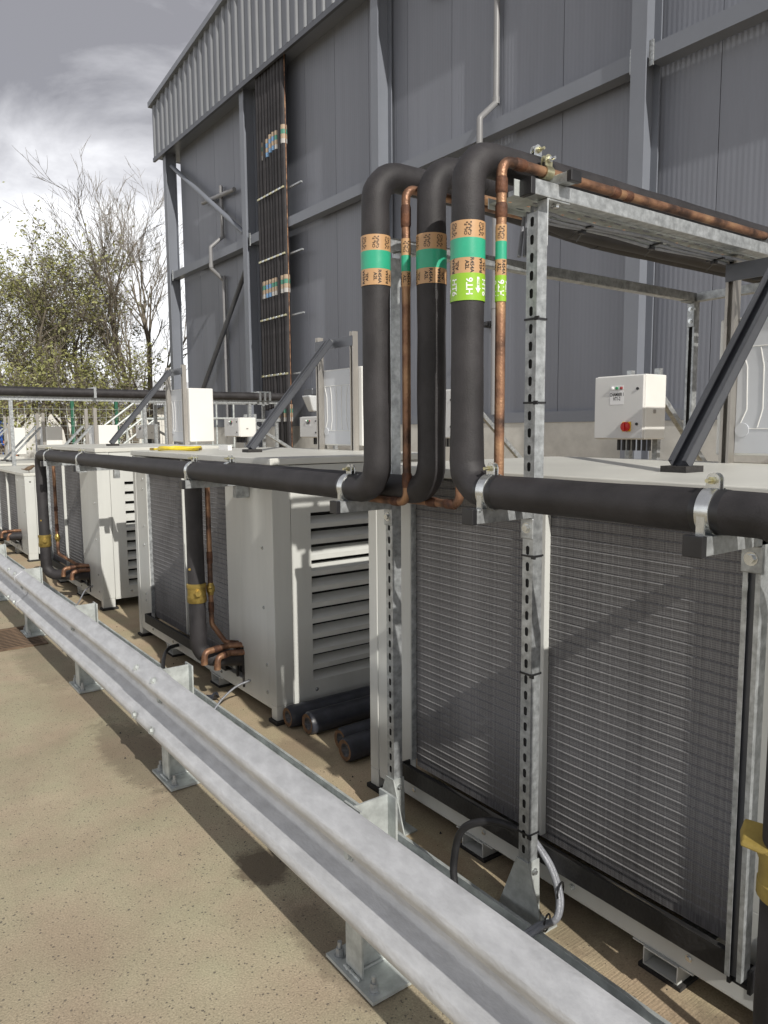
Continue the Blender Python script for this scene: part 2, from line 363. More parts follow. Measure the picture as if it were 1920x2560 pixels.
def thing(name, loc, label, cat, group=None):
    o = bpy.data.objects.new(name, None); o.empty_display_size = .1; o.location = loc; link(o); WOFF[o.name] = tuple(loc)
    return tag(o, label, cat, group)
def put(mb, name, m, parent=None, smooth=False, bevel=0.0):
    """verts are in world space; parts are stored relative to their thing"""
    if parent is None:
        xs, ys, zs = zip(*mb.v); off = ((min(xs)+max(xs))/2, (min(ys)+max(ys))/2, min(zs))
    else: off = woff(parent)
    o = bpy.data.objects.new(name, mb.mesh(name, m, smooth, off))
    if parent is None: o.location = off
    link(o, parent); WOFF[o.name] = off
    if bevel:
        bv = o.modifiers.new('bevel', 'BEVEL'); bv.width = bevel; bv.segments = 2; bv.limit_method = 'ANGLE'; bv.angle_limit = R(40)
    return o
def inst(me, name, parent, loc, rot=(0,0,0)):
    o = bpy.data.objects.new(name, me); link(o, parent); w = woff(parent)
    o.location = (loc[0]-w[0], loc[1]-w[1], loc[2]-w[2]); o.rotation_euler = rot
    WOFF[o.name] = w; return o
def fillet(pts, r, n=7):
    pts = [Vector(p) for p in pts]; out = [pts[0]]
    for i in range(1, len(pts)-1):
        a, b, c = pts[i-1], pts[i], pts[i+1]; u = (a-b).normalized(); w = (c-b).normalized()
        ang = u.angle(w); tl = min(r/math.tan(ang/2), (a-b).length*.49, (c-b).length*.49); rr = tl*math.tan(ang/2)
        ctr = b+(u+w).normalized()*(rr/math.sin(ang/2)); p0 = b+u*tl-ctr; p1 = b+w*tl-ctr
        tot = p0.angle(p1)
        for k in range(n+1):
            out.append(ctr + p0.slerp(p1, k/n)*rr if tot > 1e-4 else b)
    out.append(pts[-1]); return out
def dens(path, step=.12):
    out = [path[0]]
    for a, b in zip(path, path[1:]):
        n = max(1, int((b-a).length/step))
        for k in range(1, n+1): out.append(a.lerp(b, k/n))
    return out
def bolt(mb, c, ax, r=.008, h=.007):
    c, ax = Vector(c), Vector(ax).normalized(); mb.tube([c, c+ax*.002], r*1.5, 12); mb.tube([c+ax*.002, c+ax*(.002+h)], r, 6); return mb

# ------------------------------------------------------------------ text as mesh
def text_polys(s, size):
    cu = bpy.data.curves.new('t', 'FONT'); cu.body = s; cu.size = size; cu.align_x = 'CENTER'; cu.align_y = 'CENTER'; cu.resolution_u = 3
    cu.space_line = .95; cu.offset = size*.022
    o = bpy.data.objects.new('t', cu); COL.objects.link(o)
    dg = bpy.context.evaluated_depsgraph_get(); ev = o.evaluated_get(dg); me = ev.to_mesh()
    v = [tuple(p.co) for p in me.vertices]; f = [tuple(p.vertices) for p in me.polygons]
    ev.to_mesh_clear(); bpy.data.objects.remove(o); bpy.data.curves.remove(cu)
    return v, f
TCACHE = {}
def tpoly(s, size):
    if (s, size) not in TCACHE: TCACHE[(s, size)] = text_polys(s, size)
    return TCACHE[(s, size)]
def cyl_text(mb, s, size, cx, cy, rad, zc, th, upward=True):
    v, f = tpoly(s, size); vs = []
    for u, w, _ in v:
        if upward: t = th-w/rad; z = zc+u
        else: t = th+w/rad; z = zc-u
        vs.append((cx+rad*math.cos(t), cy+rad*math.sin(t), z))
    mb.add(vs, f)
def flat_text(mb, s, size, origin, U, V):
    v, f = tpoly(s, size); o, U, V = Vector(origin), Vector(U), Vector(V)
    mb.add([o+U*a+V*b for a, b, _ in v], f)

# ================================================================== GROUND
g = MB().add([(-300,-300,-.004),(300,-300,-.004),(300,500,-.004),(-300,500,-.004)], [(0,1,2,3)])
o = put(g, 'ground', M_road); o.location = (0,0,-.004); tag(o, kind='structure')
for v in o.data.vertices: v.co = (v.co.x, v.co.y+100, 0)
o.location = (0, 0, -.004)
g = MB().add([(1.26,-8,0),(7.6,-8,0),(7.6,19.5,0),(1.26,19.5,0)], [(0,1,2,3)])
o = bpy.data.objects.new('concrete_slab', g.mesh('concrete_slab', M_slab)); link(o); tag(o, kind='structure')

# drain grate
t = thing('drain_grate', (0.93, 6.0, 0), 'rusty slotted drain grate set in the road beside the barrier', 'drain grate')
put(MB().box(.72,1.14,5.78,6.38,-.0035,.0006), 'pit', M_pit, t)
fr = MB()
for a in ((.70,.725,5.76,6.40),(1.135,1.16,5.76,6.40),(.7251,1.1349,5.76,5.785),(.7251,1.1349,6.375,6.40)): fr.box(a[0],a[1],a[2],a[3],-.003,.006)
put(fr, 'frame', M_grate, t)
gb = MB().box(-.205,.205,-.008,.008,0,.004).mesh('grate_bar', M_grate)
for k in range(13): inst(gb, 'grate_bar', t, (.93, 5.81+k*.045, .0012))

# ================================================================== WAREHOUSE
WX, FX, CXF = 7.6, 7.22, 7.28
SOFF = 8.59
bld = thing('warehouse', (WX, 8, 0), 'tall dark grey warehouse with vertical wall panels and ribbed fascia', 'building')
PW = 1.04
pm = MB().box(0,.08,.004,PW-.004,1.75,SOFF)
ym = pm.mesh('wall_panel', M_wall)
y = 19.0-PW
ys = []
while y > -3.5: ys.append(y); y -= PW
for k, y in enumerate(ys):
    inst(ym, 'wall_panel', bld, (WX, y, 0))
put(MB().box(WX+.02,WX+.3,-3.6,19.0,1.72,SOFF+.4), 'inner_wall', M_dark, bld)
put(MB().box(WX-.03,WX+.3,-3.6,19.0,0,1.62), 'plinth', M_plinth, bld)
put(MB().box(WX-.045,WX+.02,-3.6,19.0,1.62,1.76), 'flashing', M_frame, bld)
put(MB().box(WX+.31,WX+14,18.8,19.0,0,9.4), 'end_wall', M_wall, bld)
def hcol(y0, name='column', w=.19, x0=CXF, x1=WX-.04, z1=SOFF-.005):
    c = MB(); c.box(x0,x0+.02,y0-w,y0,0,z1); c.box(x0+.0202,x1-.0202,y0-w/2-.008,y0-w/2+.008,0,z1); c.box(x1-.02,x1,y0-w,y0,0,z1)
    return put(c, name, M_frame, bld)
COLS = [.729*CXF, 1.398*CXF, 2.047*CXF, 2.66*CXF, .10]
for yv in COLS: hcol(yv)
# girts (span between columns)
cs = sorted(COLS); girts = MB()
for a, b in zip(cs, cs[1:]):
    gi = MB().box(CXF+.07,WX-.06,a+.012,b-.205,5.44,5.62); put(gi, 'girt', M_frame, bld)
    for yy, sg in ((a+.001, 1), (b-.191, -1)): put(MB().box(CXF+.05,CXF+.0695,yy if sg>0 else yy-.05,yy+.05 if sg>0 else yy,5.40,5.66), 'cleat', M_galv, bld)
gi = MB().box(CXF+.07,WX-.06,-3.5,-.11,5.44,5.62); put(gi, 'girt', M_frame, bld)
# tubular braces in the end bay
zr = lambda q: CAM_H+(q-1.55)*7.4
put(MB().cyl((7.42, 2.62*7.3, SOFF-.35), (7.42, 2.07*7.3, zr(2.12)), .055, 14), 'brace', M_frame, bld, True)
put(MB().cyl((7.42, 2.05*7.3, zr(2.03)), (7.42, 2.42*7.3, zr(1.68)), .055, 14), 'brace', M_frame_dk, bld, True)
# soffit + fascia
fy0, fy1 = -3.5, 19.8
top_far, slope = 9.85, .123
ft = lambda yy: top_far+(fy1-yy)*slope
put(MB().box(FX+.03,WX+.3,fy0,fy1-.03,SOFF,SOFF+.05), 'soffit', M_frame, bld)
put(MB().box(FX-.03,FX+.028,fy0,fy1+.02,SOFF-.10,SOFF-.002), 'fascia_trim', M_frame_dk, bld)
fs = MB().hexa([(FX,fy0,SOFF),(FX+.03,fy0,SOFF),(FX+.03,fy1,SOFF),(FX,fy1,SOFF)], [(FX,fy0,ft(fy0)),(FX+.03,fy0,ft(fy0)),(FX+.03,fy1,ft(fy1)),(FX,fy1,ft(fy1))])
put(fs, 'fascia', M_clad, bld)
put(MB().hexa([(FX,fy1+.0,SOFF),(WX+6,fy1,SOFF),(WX+6,fy1+.03,SOFF),(FX,fy1+.03,SOFF)], [(FX,fy1,ft(fy1)),(WX+6,fy1,ft(fy1)),(WX+6,fy1+.03,ft(fy1)),(FX,fy1+.03,ft(fy1))]), 'return_fascia', M_clad, bld)
yy = fy1-.12; k = 0
while yy > 8.5:
    z1 = ft(yy)
    rb = MB().hexa([(FX-.001,yy-.045,SOFF),(FX-.001,yy+.045,SOFF),(FX-.036,yy+.022,SOFF),(FX-.036,yy-.022,SOFF)],
                   [(FX-.001,yy-.045,z1),(FX-.001,yy+.045,z1),(FX-.036,yy+.022,z1),(FX-.036,yy-.022,z1)])
    put(rb, 'cladding_rib', M_clad_rib_lit, bld); yy -= .305
cp = MB(); cp.bar((FX-.02,fy1+.06,ft(fy1+.06)+.05),(FX-.02,fy0,ft(fy0)+.05),.16,.13); put(cp, 'capping', M_frame, bld)
rf = MB().hexa([(FX+.06,fy1,ft(fy1)-.05),(WX+15,fy1,ft(fy1)-.05),(WX+15,fy0,ft(fy0)-.05),(FX+.06,fy0,ft(fy0)-.05)], [(FX+.06,fy1,ft(fy1)),(WX+15,fy1,ft(fy1)),(WX+15,fy0,ft(fy0)),(FX+.06,fy0,ft(fy0))])
put(rf, 'roof', M_clad, bld)
hr = MB()
for off in (.45,):
    hr.tube([(FX+.35,yq,ft(yq)+off) for yq in (17.6,12,6)], .032, 8)
for yq in (17.6,16.2,14.8,13.4,12.0): hr.cyl((FX+.35,yq,ft(yq)-.02),(FX+.35,yq,ft(yq)+.45),.028,8)
put(hr, 'roof_handrail', M_galv_dull, bld, True)
# drain pipes on the wall
def drain(name, yv, ztop, tee, kink, label):
    X0 = WX-.07
    th = thing(name, (X0, yv, 1.7), label, 'drainpipe')
    p = [(X0,yv,1.74),(X0,yv,kink-.35),(X0-.30,yv,kink-.12),(X0-.30,yv,kink+.35),(X0,yv,kink+.62),(X0,yv,ztop)]
    put(MB().tube(fillet(p,.06,4), .042, 14), 'pipe', M_grey_pipe, th, True)
    for z in (kink-.34, kink+.60, kink-.1, 3.2): put(MB().cyl((X0 if z not in (kink-.1,) else X0-.30,yv,z),(X0 if z not in (kink-.1,) else X0-.30,yv,z+.09),.05,14), 'socket', M_grey_pipe, th, True)
    if tee: put(MB().cyl((X0-.04,yv-.78,ztop-.28),(X0-.04,yv+.95,ztop-.16),.05,14), 'cross_pipe', M_grey_pipe, th, True)
drain('drainpipe', 2.194*7.5, 7.1, True, 5.35, 'grey plastic drainpipe with a tee on top in the end bay')
drain('drainpipe', 1.016*7.5, 8.5, False, 5.3, 'grey plastic drainpipe kinked round the wall rail, reaching to the soffit')
t = thing('pipe_stub', (7.4, 8.9, 7.4), 'short grey horizontal pipe sticking out near the top of the wall', 'pipe')
put(MB().tube([(7.45,9.0,7.88),(7.45,8.2,8.02)], .05, 14), 'pipe', M_grey_pipe, t, True)
put(MB().cyl((7.45,9.02,7.876),(7.45,8.93,7.892),.06,14), 'socket', M_grey_pipe, t, True)
# wall light
wlz = 2.15
t = thing('wall_light', (7.5, 12.45, wlz-.3), 'bulkhead floodlight with pale lens on the warehouse wall', 'light')
put(MB().box(7.36,7.56,12.3,12.62,wlz+.05,wlz+.18), 'housing', M_frame_dk, t, bevel=.02)
put(MB().hexa([(7.42,12.36,wlz-.26),(7.52,12.36,wlz-.26),(7.52,12.56,wlz-.26),(7.42,12.56,wlz-.26)], [(7.30,12.31,wlz+.05),(7.55,12.31,wlz+.05),(7.55,12.61,wlz+.05),(7.30,12.61,wlz+.05)]), 'lens', M_lamp, t, bevel=.03)
# small black sensor on wall
t = thing('wall_sensor', (7.5, 7.4, 3.0), 'small black box fixed to the warehouse wall', 'sensor')
put(MB().box(7.49,7.6,7.66,7.80,2.96,3.04), 'body', M_black, t, bevel=.008)
put(MB().box(7.45,7.489,7.69,7.77,2.975,3.025), 'cap', M_black, t, bevel=.005)

# riser pipes
RX = 7.33
cols_b = [M_band_o, M_band_g, M_band_o]
for k in range(10):
    yv = 1.925*RX - k*.124; rr_ = .0605
    last = k == 9
    t = thing('riser_pipe', (RX, yv, 0), 'black insulated riser pipe in the row climbing the warehouse wall' if not last else 'thin bare copper riser beside the black riser pipes', 'pipe',
              None if last else 'riser pipes on the warehouse wall')
    if last:
        put(MB().cyl((RX,yv+.055,.02),(RX,yv+.055,SOFF),.009,10), 'pipe', M_cop, t, True); continue
    zb = 0 if k > 4 else 1.95+.02*k
    put(MB().tube([(RX+random.uniform(-.01,.01),yv+random.uniform(-.008,.008),z) for z in (zb,1.8+zb*.2,3.2,5.0,6.8,SOFF)], rr_, 12), 'pipe', M_foam, t, True)
    for zc, blue in ((7.28+random.uniform(-.05,.05), k in (3,4,5)), (4.55, k in (2,3)), (2.05, False)):
        if zc < zb+.2: continue
        ms = [M_band_o2, M_band_b if blue else M_band_g2, M_band_o2, M_band_b if blue else M_band_w2]
        for j, mm in enumerate(ms):
            put(MB().cyl((RX,yv,zc-j*.085),(RX,yv,zc-j*.085-.083),rr_+.004,12), 'label_band', mm, t, True)
    for zc in (6.18, 4.95, 3.78, 2.65):
        if zc < zb: continue
        put(MB().box(RX-.07,RX-.035,yv-.05,yv+.05,zc-.02,zc+.02), 'clip', M_zinc if k % 2 else M_zincy, t, bevel=.006)
for zc in (6.18, 4.95, 3.78, 2.65):
    st = MB().box(RX+.055,RX+.096,1.77*RX-.36,1.94*RX,zc-.015,zc+.015)
    tag(put(st, 'wall_strut', M_galv), 'galvanised wall strut behind the black riser pipes', 'strut', 'struts behind the riser pipes')

# ================================================================== CONDENSING UNITS
UX, UL, UD = 1.775, 2.20, 1.16
SLOTS = [1.111,1.026,.940,.855,.768,.681,.594,.509,.423,.339,.252]
SCREW = []
def screw_mesh(m):
    if not SCREW: SCREW.append(bolt(MB(),(0,0,0),(-1,0,0),.0068,.004).mesh('screw', m, True))
    return SCREW[0]
def edge(me):
    me.materials.append(M_coil_edge)
    for i, p in enumerate(me.polygons):
        if i % 6 in (2, 3, 4): p.material_index = 1
def make_unit(y0, label, detail, H=1.405, coil_split=True):
    t = thing('condensing_unit', (UX, y0, 0), label, 'condenser unit', 'condensing units along the barrier')
    B = lambda x0,x1,a,b,z0,z1: MB().box(UX+x0,UX+x1,y0+a,y0+b,z0,z1)
    RB = H-.035
    # core / interior
    put(B(.12,UD-.05,.10,UL-.05,.2,RB-.02), 'core', M_dark, t)
    put(B(-.008,UD+.008,-.008,UL+.008,RB,H), 'roof', M_paint_top, t, bevel=.004)
    # base rails
    put(B(.004,.05,.062,UL-.062,.066,.140), 'base_rail', M_paint, t, bevel=.004)
    put(B(UD-.05,UD-.004,.062,UL-.062,.085,.165), 'base_rail', M_paint, t)
    put(B(.11,UD-.11,.004,.05,.085,.165), 'base_rail', M_paint, t)
    # corner posts
    put(B(0,.108,0,.075,.095,RB-.002), 'corner_post', M_paint, t, bevel=.004)
    put(B(UD-.108,UD,0,.075,.095,RB-.002), 'corner_post', M_paint, t)
    put(B(0,.108,UL-.06,UL,.095,RB-.002), 'corner_post', M_paint, t, bevel=.004)
    # feet
    for (a, b, c, d) in ((0,.105,0,.06),(0,.105,UL-.06,UL),(UD-.105,UD,0,.06)):
        f = put(B(a+.001,b,c+.001,d,.018,.0948), 'foot', M_paint, t, bevel=.003); put(B(a-.012,b+.02,c-.02,d+.012,0,.0178), 'pad', M_rubber, f)
    # fork tubes across the base
    for yc in (.78, 1.55):
        f = MB(); a, b, z0, z1, w = y0+yc-.055, y0+yc+.055, .012, .0658, .004
        for q in ((a,b,z0,z0+w),(a,b,z1-w,z1),(a,a+w,z0+w,z1-w),(b-w,b,z0+w,z1-w)): f.box(UX-.005,UX+UD-.1,q[0],q[1],q[2],q[3])
        f.box(UX+.002,UX+.06,a-.04,a,z1-w,z1); f.box(UX+.002,UX+.06,b,b+.04,z1-w,z1)
        fo = put(f, 'fork_tube', M_paint, t); put(MB().box(UX-.01,UX+UD-.1,a-.012,b+.012,0,.0118), 'pad', M_rubber, fo)
    # solid front panel with pipe slots
    fp = MB(); ya, yb = .077, .57
    x0 = .002
    hy0, hy1, hz = .385, .50, .335
    fp.box(UX+x0,UX+.02,y0+ya,y0+hy0,.098,RB-.004)
    fp.box(UX+x0,UX+.02,y0+hy0,y0+yb,hz,RB-.004)
    fp.box(UX+x0,UX+.02,y0+hy1+.012,y0+yb,.17,hz)
    put(fp, 'front_panel', M_paint, t, bevel=.002)
    put(B(.06,.07,hy0-.03,yb,.12,hz+.03), 'recess', M_dark, t)
    gr = MB(); pth = [(UX-.002,y0+hy0,.1),(UX-.002,y0+hy0,hz-.05)]+[(UX-.002,y0+hy0+.04-.04*math.cos(a*math.pi/6),hz-.05+.045*math.sin(a*math.pi/6)) for a in range(1,6)]+[(UX-.002,y0+hy0+.08,hz-.05),(UX-.002,y0+hy0+.08,.14)]
    gr.tube(pth, .007, 8); put(gr, 'grommet', M_rubber, t, True)
    # far frame panel
    put(B(.003,.03,UL-.28,UL-.0605,.098,RB-.004), 'frame_panel', M_paint, t, bevel=.003)
    sx_ = screw_mesh(M_zinc)
    zl = lambda z: z if z < .5 else z-(1.405-H)
    pts_ = [((UX+.002,y0+a,zl(z)),0) for a,z in ((.12,1.25),(.12,.93),(.12,.61),(.10,.30),(.10,.15),(.45,1.3),(.33,.15))]
    pts_ += [((UX+.003,y0+a,zl(z)),0) for a,z in ((UL-.20,1.2),(UL-.20,1.13),(UL-.19,.86),(UL-.19,.72),(UL-.18,.35),(UL-.18,.30))]
    pts_ += [((UX+.004,y0+a,.105),0) for a in (.7,1.1,1.5,1.9)]+[((UX+a,y0+.002,zl(z)),1) for a,z in ((.25,.14),(.06,1.30),(.9,.14))]
    if detail:
        for p_, k_ in pts_: inst(sx_, 'screw', t, p_, (0,0,R(90) if k_ else 0))
    # drain tray (black) in front of the coil
    c0, c1 = .57, UL-.28
    tr = MB().box(UX-.0445,UX-.038,y0+c0-.03,y0+c1+.01,.160,.224).box(UX-.0378,UX-.001,y0+c0-.03,y0+c1+.01,.160,.166).box(UX-.0378,UX+.033,y0+c1+.003,y0+c1+.01,.1662,.224).box(UX-.0378,UX+.0,y0+c0-.03,y0+c1+.0028,.198,.205)
    tro = put(tr, 'drain_tray', M_tray, t)
    db = MB(); rd = random.Random(int(y0*100)); nn_ = 70
    for k in range(nn_):
        ya_ = y0+c0+.03+(c1-c0-.05)*k/nn_; yb_ = y0+c0+.03+(c1-c0-.05)*(k+1)/nn_
        if k == 0: wp_ = .016
        wq_ = max(.004,min(.040,wp_+rd.uniform(-.0045,.0043))); h_ = .2085
        db.add([(UX-.0375,ya_,.2065),(UX-.0375,yb_,.2065),(UX-.0375+wq_*.5,yb_,h_),(UX-.0375+wp_*.5,ya_,h_),(UX-.0375+wq_,yb_,.2055),(UX-.0375+wp_,ya_,.2055)],[(3,2,1,0),(5,4,2,3)]); wp_ = wq_
    tag(put(db, 'debris', M_debris, tro), kind='stuff')
    # coil
    cz0, cz1, cx_ = .222, RB-.006, UX+.034
    put(MB().box(cx_,cx_+.05,y0+c0+.002,y0+c1-.002,cz0-.03,cz1), 'coil_core', M_coil, t)
    secs = [(c0+.003, c0+.665), (c0+.683, c1-.003)]
    put(B(.006,.031,c0+.666,c0+.682,cz0-.01,cz1), 'coil_divider', M_paint, t, bevel=.002)
    put(B(.008,.031,c1-.0025,c1+.0,cz0,cz1), 'coil_edge', M_galv, t)
    pitch = .03
    prof = [(.004,0),(-.002,.002),(-.0032,.0232),(-.0052,.0240),(-.0054,.0258),(-.0015,.0268),(.004,.0300)]
    n = int((cz1-cz0)/pitch)
    for a, b in secs:
        row = MB().extrude([(cx_-.0005+u, w) for u, w in prof], 'y', y0+a, y0+b, closed=False)
        if detail >= 2:
            me = MB(); me.v = [(x-UX, q-y0, z) for x,q,z in row.v]; me.f = row.f; me = me.mesh('fin_row', M_coil); edge(me)
            for k in range(n): inst(me, 'fin_row', t, (UX, y0, cz0+k*pitch))
        else:
            al = MB()
            for k in range(n): al.add([(x,q,z+cz0+k*pitch) for x,q,z in row.v], row.f)
            edge(tag(put(al, 'fin_rows', M_coil, t), kind='stuff').data)
    # louvred side panel (faces -Y)
    sx0, sx1 = .110, UD-.11
    lx0, lx1 = .229, UD-.229
    sh = [s_-(1.405-H) for s_ in SLOTS if s_-(1.405-H) > .2]
    sp = MB(); S = lambda a,b,z0,z1: sp.box(UX+a,UX+b,y0+.002,y0+.014,z0,z1)
    S(sx0,lx0,.098,RB-.004); S(lx1,sx1,.098,RB-.004)
    zs = [RB-.004]
    for s_ in sh: S(lx0,lx1,s_,zs[-1]); zs.append(s_-.059)
    S(lx0,lx1,.098,zs[-1])
    put(sp, 'side_panel', M_paint, t)
    bl = MB().hexa([(0,.0015,0),(lx1-lx0,.0015,0),(lx1-lx0,.048,.035),(0,.048,.035)],[(0,.0035,.0015),(lx1-lx0,.0035,.0015),(lx1-lx0,.050,.0365),(0,.050,.0365)]).mesh('louvre_blade', M_paint)
    for s_ in sh: inst(bl, 'louvre_blade', t, (UX+lx0, y0, s_-.060))
    # far side + back skins
    put(B(.11,UD-.11,UL-.014,UL-.002,.098,RB-.004), 'side_panel', M_paint, t)
    put(B(UD-.014,UD-.002,.078,UL-.062,.098,RB-.004), 'back_panel', M_paint, t)
    return t
M_tray = mat('tray_black', (0.014, 0.014, 0.015), 0.55, 0, 0, 7, 0.3, 70, color2=(0.032, 0.031, 0.03), rvar=0.1)
M_debris = mat('tray_debris', (0.035, 0.035, 0.034), 0.9, 0, 0, 60, 0.6, 160, color2=(0.075, 0.06, 0.038), detail=8)
U3, U2, U1 = .33, 3.385, 6.54
make_unit(U3, 'large pale grey condenser unit behind the slotted posts, coil nearly filling its front', 2)
make_unit(U2, 'pale grey condenser unit with a coiled yellow hose on its roof', 1)
make_unit(U1, 'pale grey condenser unit between the hose-topped unit and the lower units', 1)
make_unit(9.60, 'lower pale grey condenser unit with a small bird on its roof', 1, H=1.06)
make_unit(12.7, 'low pale grey condenser unit just beyond the one with the bird', 0, H=1.06)
make_unit(15.8, 'low pale grey condenser unit last in the row', 0, H=1.06)

# cabinets on the unit roofs (thing: uprights, plate, box, brace)
def rooftop_cabinet(y0, z0, label, twin=False, ztop=2.20):
    t = thing('rooftop_cabinet', (2.85, y0, z0), label, 'cabinet', 'cabinets standing on the unit roofs')
    ya, yb = y0, y0+.44
    for yy in (ya, yb):
        c = MB().box(2.83,2.871,yy-.02,yy-.017,z0,ztop).box(2.83,2.871,yy+.017,yy+.02,z0,ztop).box(2.868,2.871,yy-.017,yy+.017,z0,ztop)
        c.box(2.83,2.833,yy-.017,yy-.009,z0,ztop).box(2.83,2.833,yy+.009,yy+.017,z0,ztop)
        put(c, 'upright', M_steel, t)
    if not twin:
        put(MB().box(2.825,2.829,ya-.02,yb+.02,ztop-.095,ztop-.03), 'cross_bar', M_frame_dk, t)
    pz0, pz1 = z0+.03, ztop-.23
    bx = MB().box(2.8735,3.13,ya-.06,yb+.06,pz0,pz1)
    put(bx, 'cabinet_box', M_white, t, bevel=.008)
    pl = MB().box(2.8705,2.8732,ya+.022,yb-.022,pz0+.01,pz1-.01); plo = put(pl, 'back_plate', M_panelgrey, t)
    rb = MB()
    for k in range(6):
        f_ = (k-2.5)/2.5; yc = (ya+yb)/2
        pth = [(2.8695,yc+f_*.185,pz1-.12),(2.8695,yc+f_*.160,pz1-.19),(2.8695,yc+f_*.155,pz0+.18),(2.8695,yc+f_*.185,pz0+.11)]
        rb.tube(pth, .0022, 5)
    rb.tube([(2.8695,ya+.03,pz1-.115),(2.8695,yb-.03,pz1-.115)], .0018, 5); rb.tube([(2.8695,ya+.03,pz0+.105),(2.8695,yb-.03,pz0+.105)], .0018, 5)
    put(rb, 'pressed_rib', M_white, plo, True)
    for yy in (ya+.05, yb-.05):
        put(MB().cyl((2.8705,yy,pz0+.10),(2.866,yy,pz0+.10),.028,16), 'boss', M_panelgrey, plo, True)
    yb_ = [ (ya+yb)/2 ] if not twin else [ya, yb]
    for yy in yb_:
        p, q = Vector((2.19 if not twin else 2.3, yy, z0+.012)), Vector((2.81, yy, ztop-.06 if not twin else ztop-.25)); w = .041 if twin else .062
        dd = (q-p).normalized(); nn = Vector((dd.z,0,-dd.x)); sd_ = Vector((0,1,0)); c = MB()   # channel open upward
        h = w*.62
        c.bar(p, q, w, .003, nn); c.bar(p-nn*h/2+sd_*(w/2-.0015), q-nn*h/2+sd_*(w/2-.0015), .003, h, nn); c.bar(p-nn*h/2-sd_*(w/2-.0015), q-nn*h/2-sd_*(w/2-.0015), .003, h, nn)
        for sg in (-1,1): c.bar(p-nn*h+sd_*sg*(w/2-.007), q-nn*h+sd_*sg*(w/2-.007), .014, .003, nn)
        b_ = put(c, 'brace', M_galv if twin else M_frame_dk, t)
        fp = MB().box(p.x-.05,p.x+.05,yy-.045,yy+.045,z0+.0005,z0+.02); put(fp, 'brace_foot', M_rubber, b_)
        bb = MB(); bolt(bb, q+nn*0+Vector((-.005,-.02,.01)), -nn, .009, .012); put(bb, 'bolt', M_zinc, b_, True)
    return t
rooftop_cabinet(1.14, 1.405, 'white ribbed cabinet and dark brace partly hidden by the overhead pipe rack')
rooftop_cabinet(4.21, 1.405, 'white ribbed cabinet with tall steel uprights and dark brace behind the yellow hose')
rooftop_cabinet(7.24, 1.405, 'white cabinet whose blank sunlit side stands before the end bay')
for yv, lb in ((10.45,'white cabinet with two galvanised braces above the bird'), (13.55,'white cabinet with two galvanised braces, middle of the three low ones'), (16.6,'white cabinet with two galvanised braces at the far end of the row')):
    rooftop_cabinet(yv, 1.061, lb, True, 1.86)

# ================================================================== PIPE RACK
GX = 1.65
rack = thing('pipe_rack', (GX, 1.5, 0), 'galvanised slotted strut frame carrying pipes overhead from the barrier to the warehouse', 'pipe rack')
def slotted_post(name, x, yc, z0, z1, parent, w=.041):
    n = int((z1-z0)/.05); zt = z0+n*.05
    c = MB(); c.slot_face((x,yc,z0),(0,0,1),(0,-1,0),n)
    c.box(x+.0005,x+w,yc-w/2,yc-w/2+.0025,z0,zt).box(x+.0005,x+w,yc+w/2-.0025,yc+w/2,z0,zt).box(x+w-.003,x+w,yc-w/2+.0025,yc+w/2-.0025,z0,zt)
    p = put(c, name, M_galv, parent)
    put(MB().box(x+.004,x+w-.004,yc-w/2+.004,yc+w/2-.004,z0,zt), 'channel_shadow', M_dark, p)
    return p
def foot(x, yc, parent, w=.041):
    f = MB(); z1 = .20
    for xx in (x-.006,):
        f.hexa([(xx,yc-.09,.006),(xx+.005,yc-.09,.006),(xx+.005,yc+.10,.006),(xx,yc+.10,.006)], [(xx,yc-.024,z1),(xx+.005,yc-.024,z1),(xx+.005,yc+.024,z1),(xx,yc+.024,z1)])
    f.hexa([(x-.001,yc-.026,.006),(x+.05,yc-.026,.006),(x+.05,yc-.0215,.006),(x-.001,yc-.0215,.006)], [(x-.001,yc-.026,z1),(x+.045,yc-.026,z1),(x+.045,yc-.0215,z1),(x-.001,yc-.0215,z1)])
    f.box(x-.01,x+.06,yc-.09,yc+.10,0,.0058)
    fo = put(f, 'foot_bracket', M_galv_dull, parent)
    b = MB(); bolt(b, (x+.022,yc-.026,.165), (0,-1,0), .008); put(b, 'bolt', M_zinc, fo, True)
P1Y, P2Y, P3Y = 2.215, 1.52, .842
p2 = slotted_post('post', GX, P2Y, .01, 2.205, rack); foot(GX, P2Y, rack)
p1 = slotted_post('post', GX, P1Y, .01, 2.185, rack); foot(GX, P1Y, rack)
for yc in (P1Y, P2Y):
    c = MB(); x = 3.60
    c.box(x+.038,x+.041,yc-.0205,yc+.0205,.01,2.20).box(x,x+.038,yc-.0205,yc-.018,.01,2.20).box(x,x+.038,yc+.018,yc+.0205,.01,2.20).box(x,x+.003,yc-.018,yc-.010,.01,2.2).box(x,x+.003,yc+.010,yc+.018,.01,2.2)
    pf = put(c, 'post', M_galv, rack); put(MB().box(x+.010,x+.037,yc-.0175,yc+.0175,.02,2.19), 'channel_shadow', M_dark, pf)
    put(MB().box(x-.02,x+.06,yc-.05,yc+.05,0,.0095), 'base_plate', M_galv_dull, rack)
def beam(a, b, parent, name='beam', caps=(), w=.041, h=.043):
    bm_ = put(MB().bar(a, b, w, h), name, M_galv, parent, bevel=.002)
    for c in caps:
        e0, e1 = (Vector(a), Vector(b)) if c == 0 else (Vector(b), Vector(a)); dd = (e0-e1).normalized()
        put(MB().bar(e0-dd*.006, e0+dd*.012, w+.004, h+.004), 'end_cap', M_black, bm_, bevel=.002)
    return bm_
BZ = 2.2262
beam((1.632,P2Y,BZ), (3.70,P2Y,BZ), rack, caps=(0,))
beam((1.632,P1Y,BZ-.018), (3.645,P1Y,BZ-.018), rack)
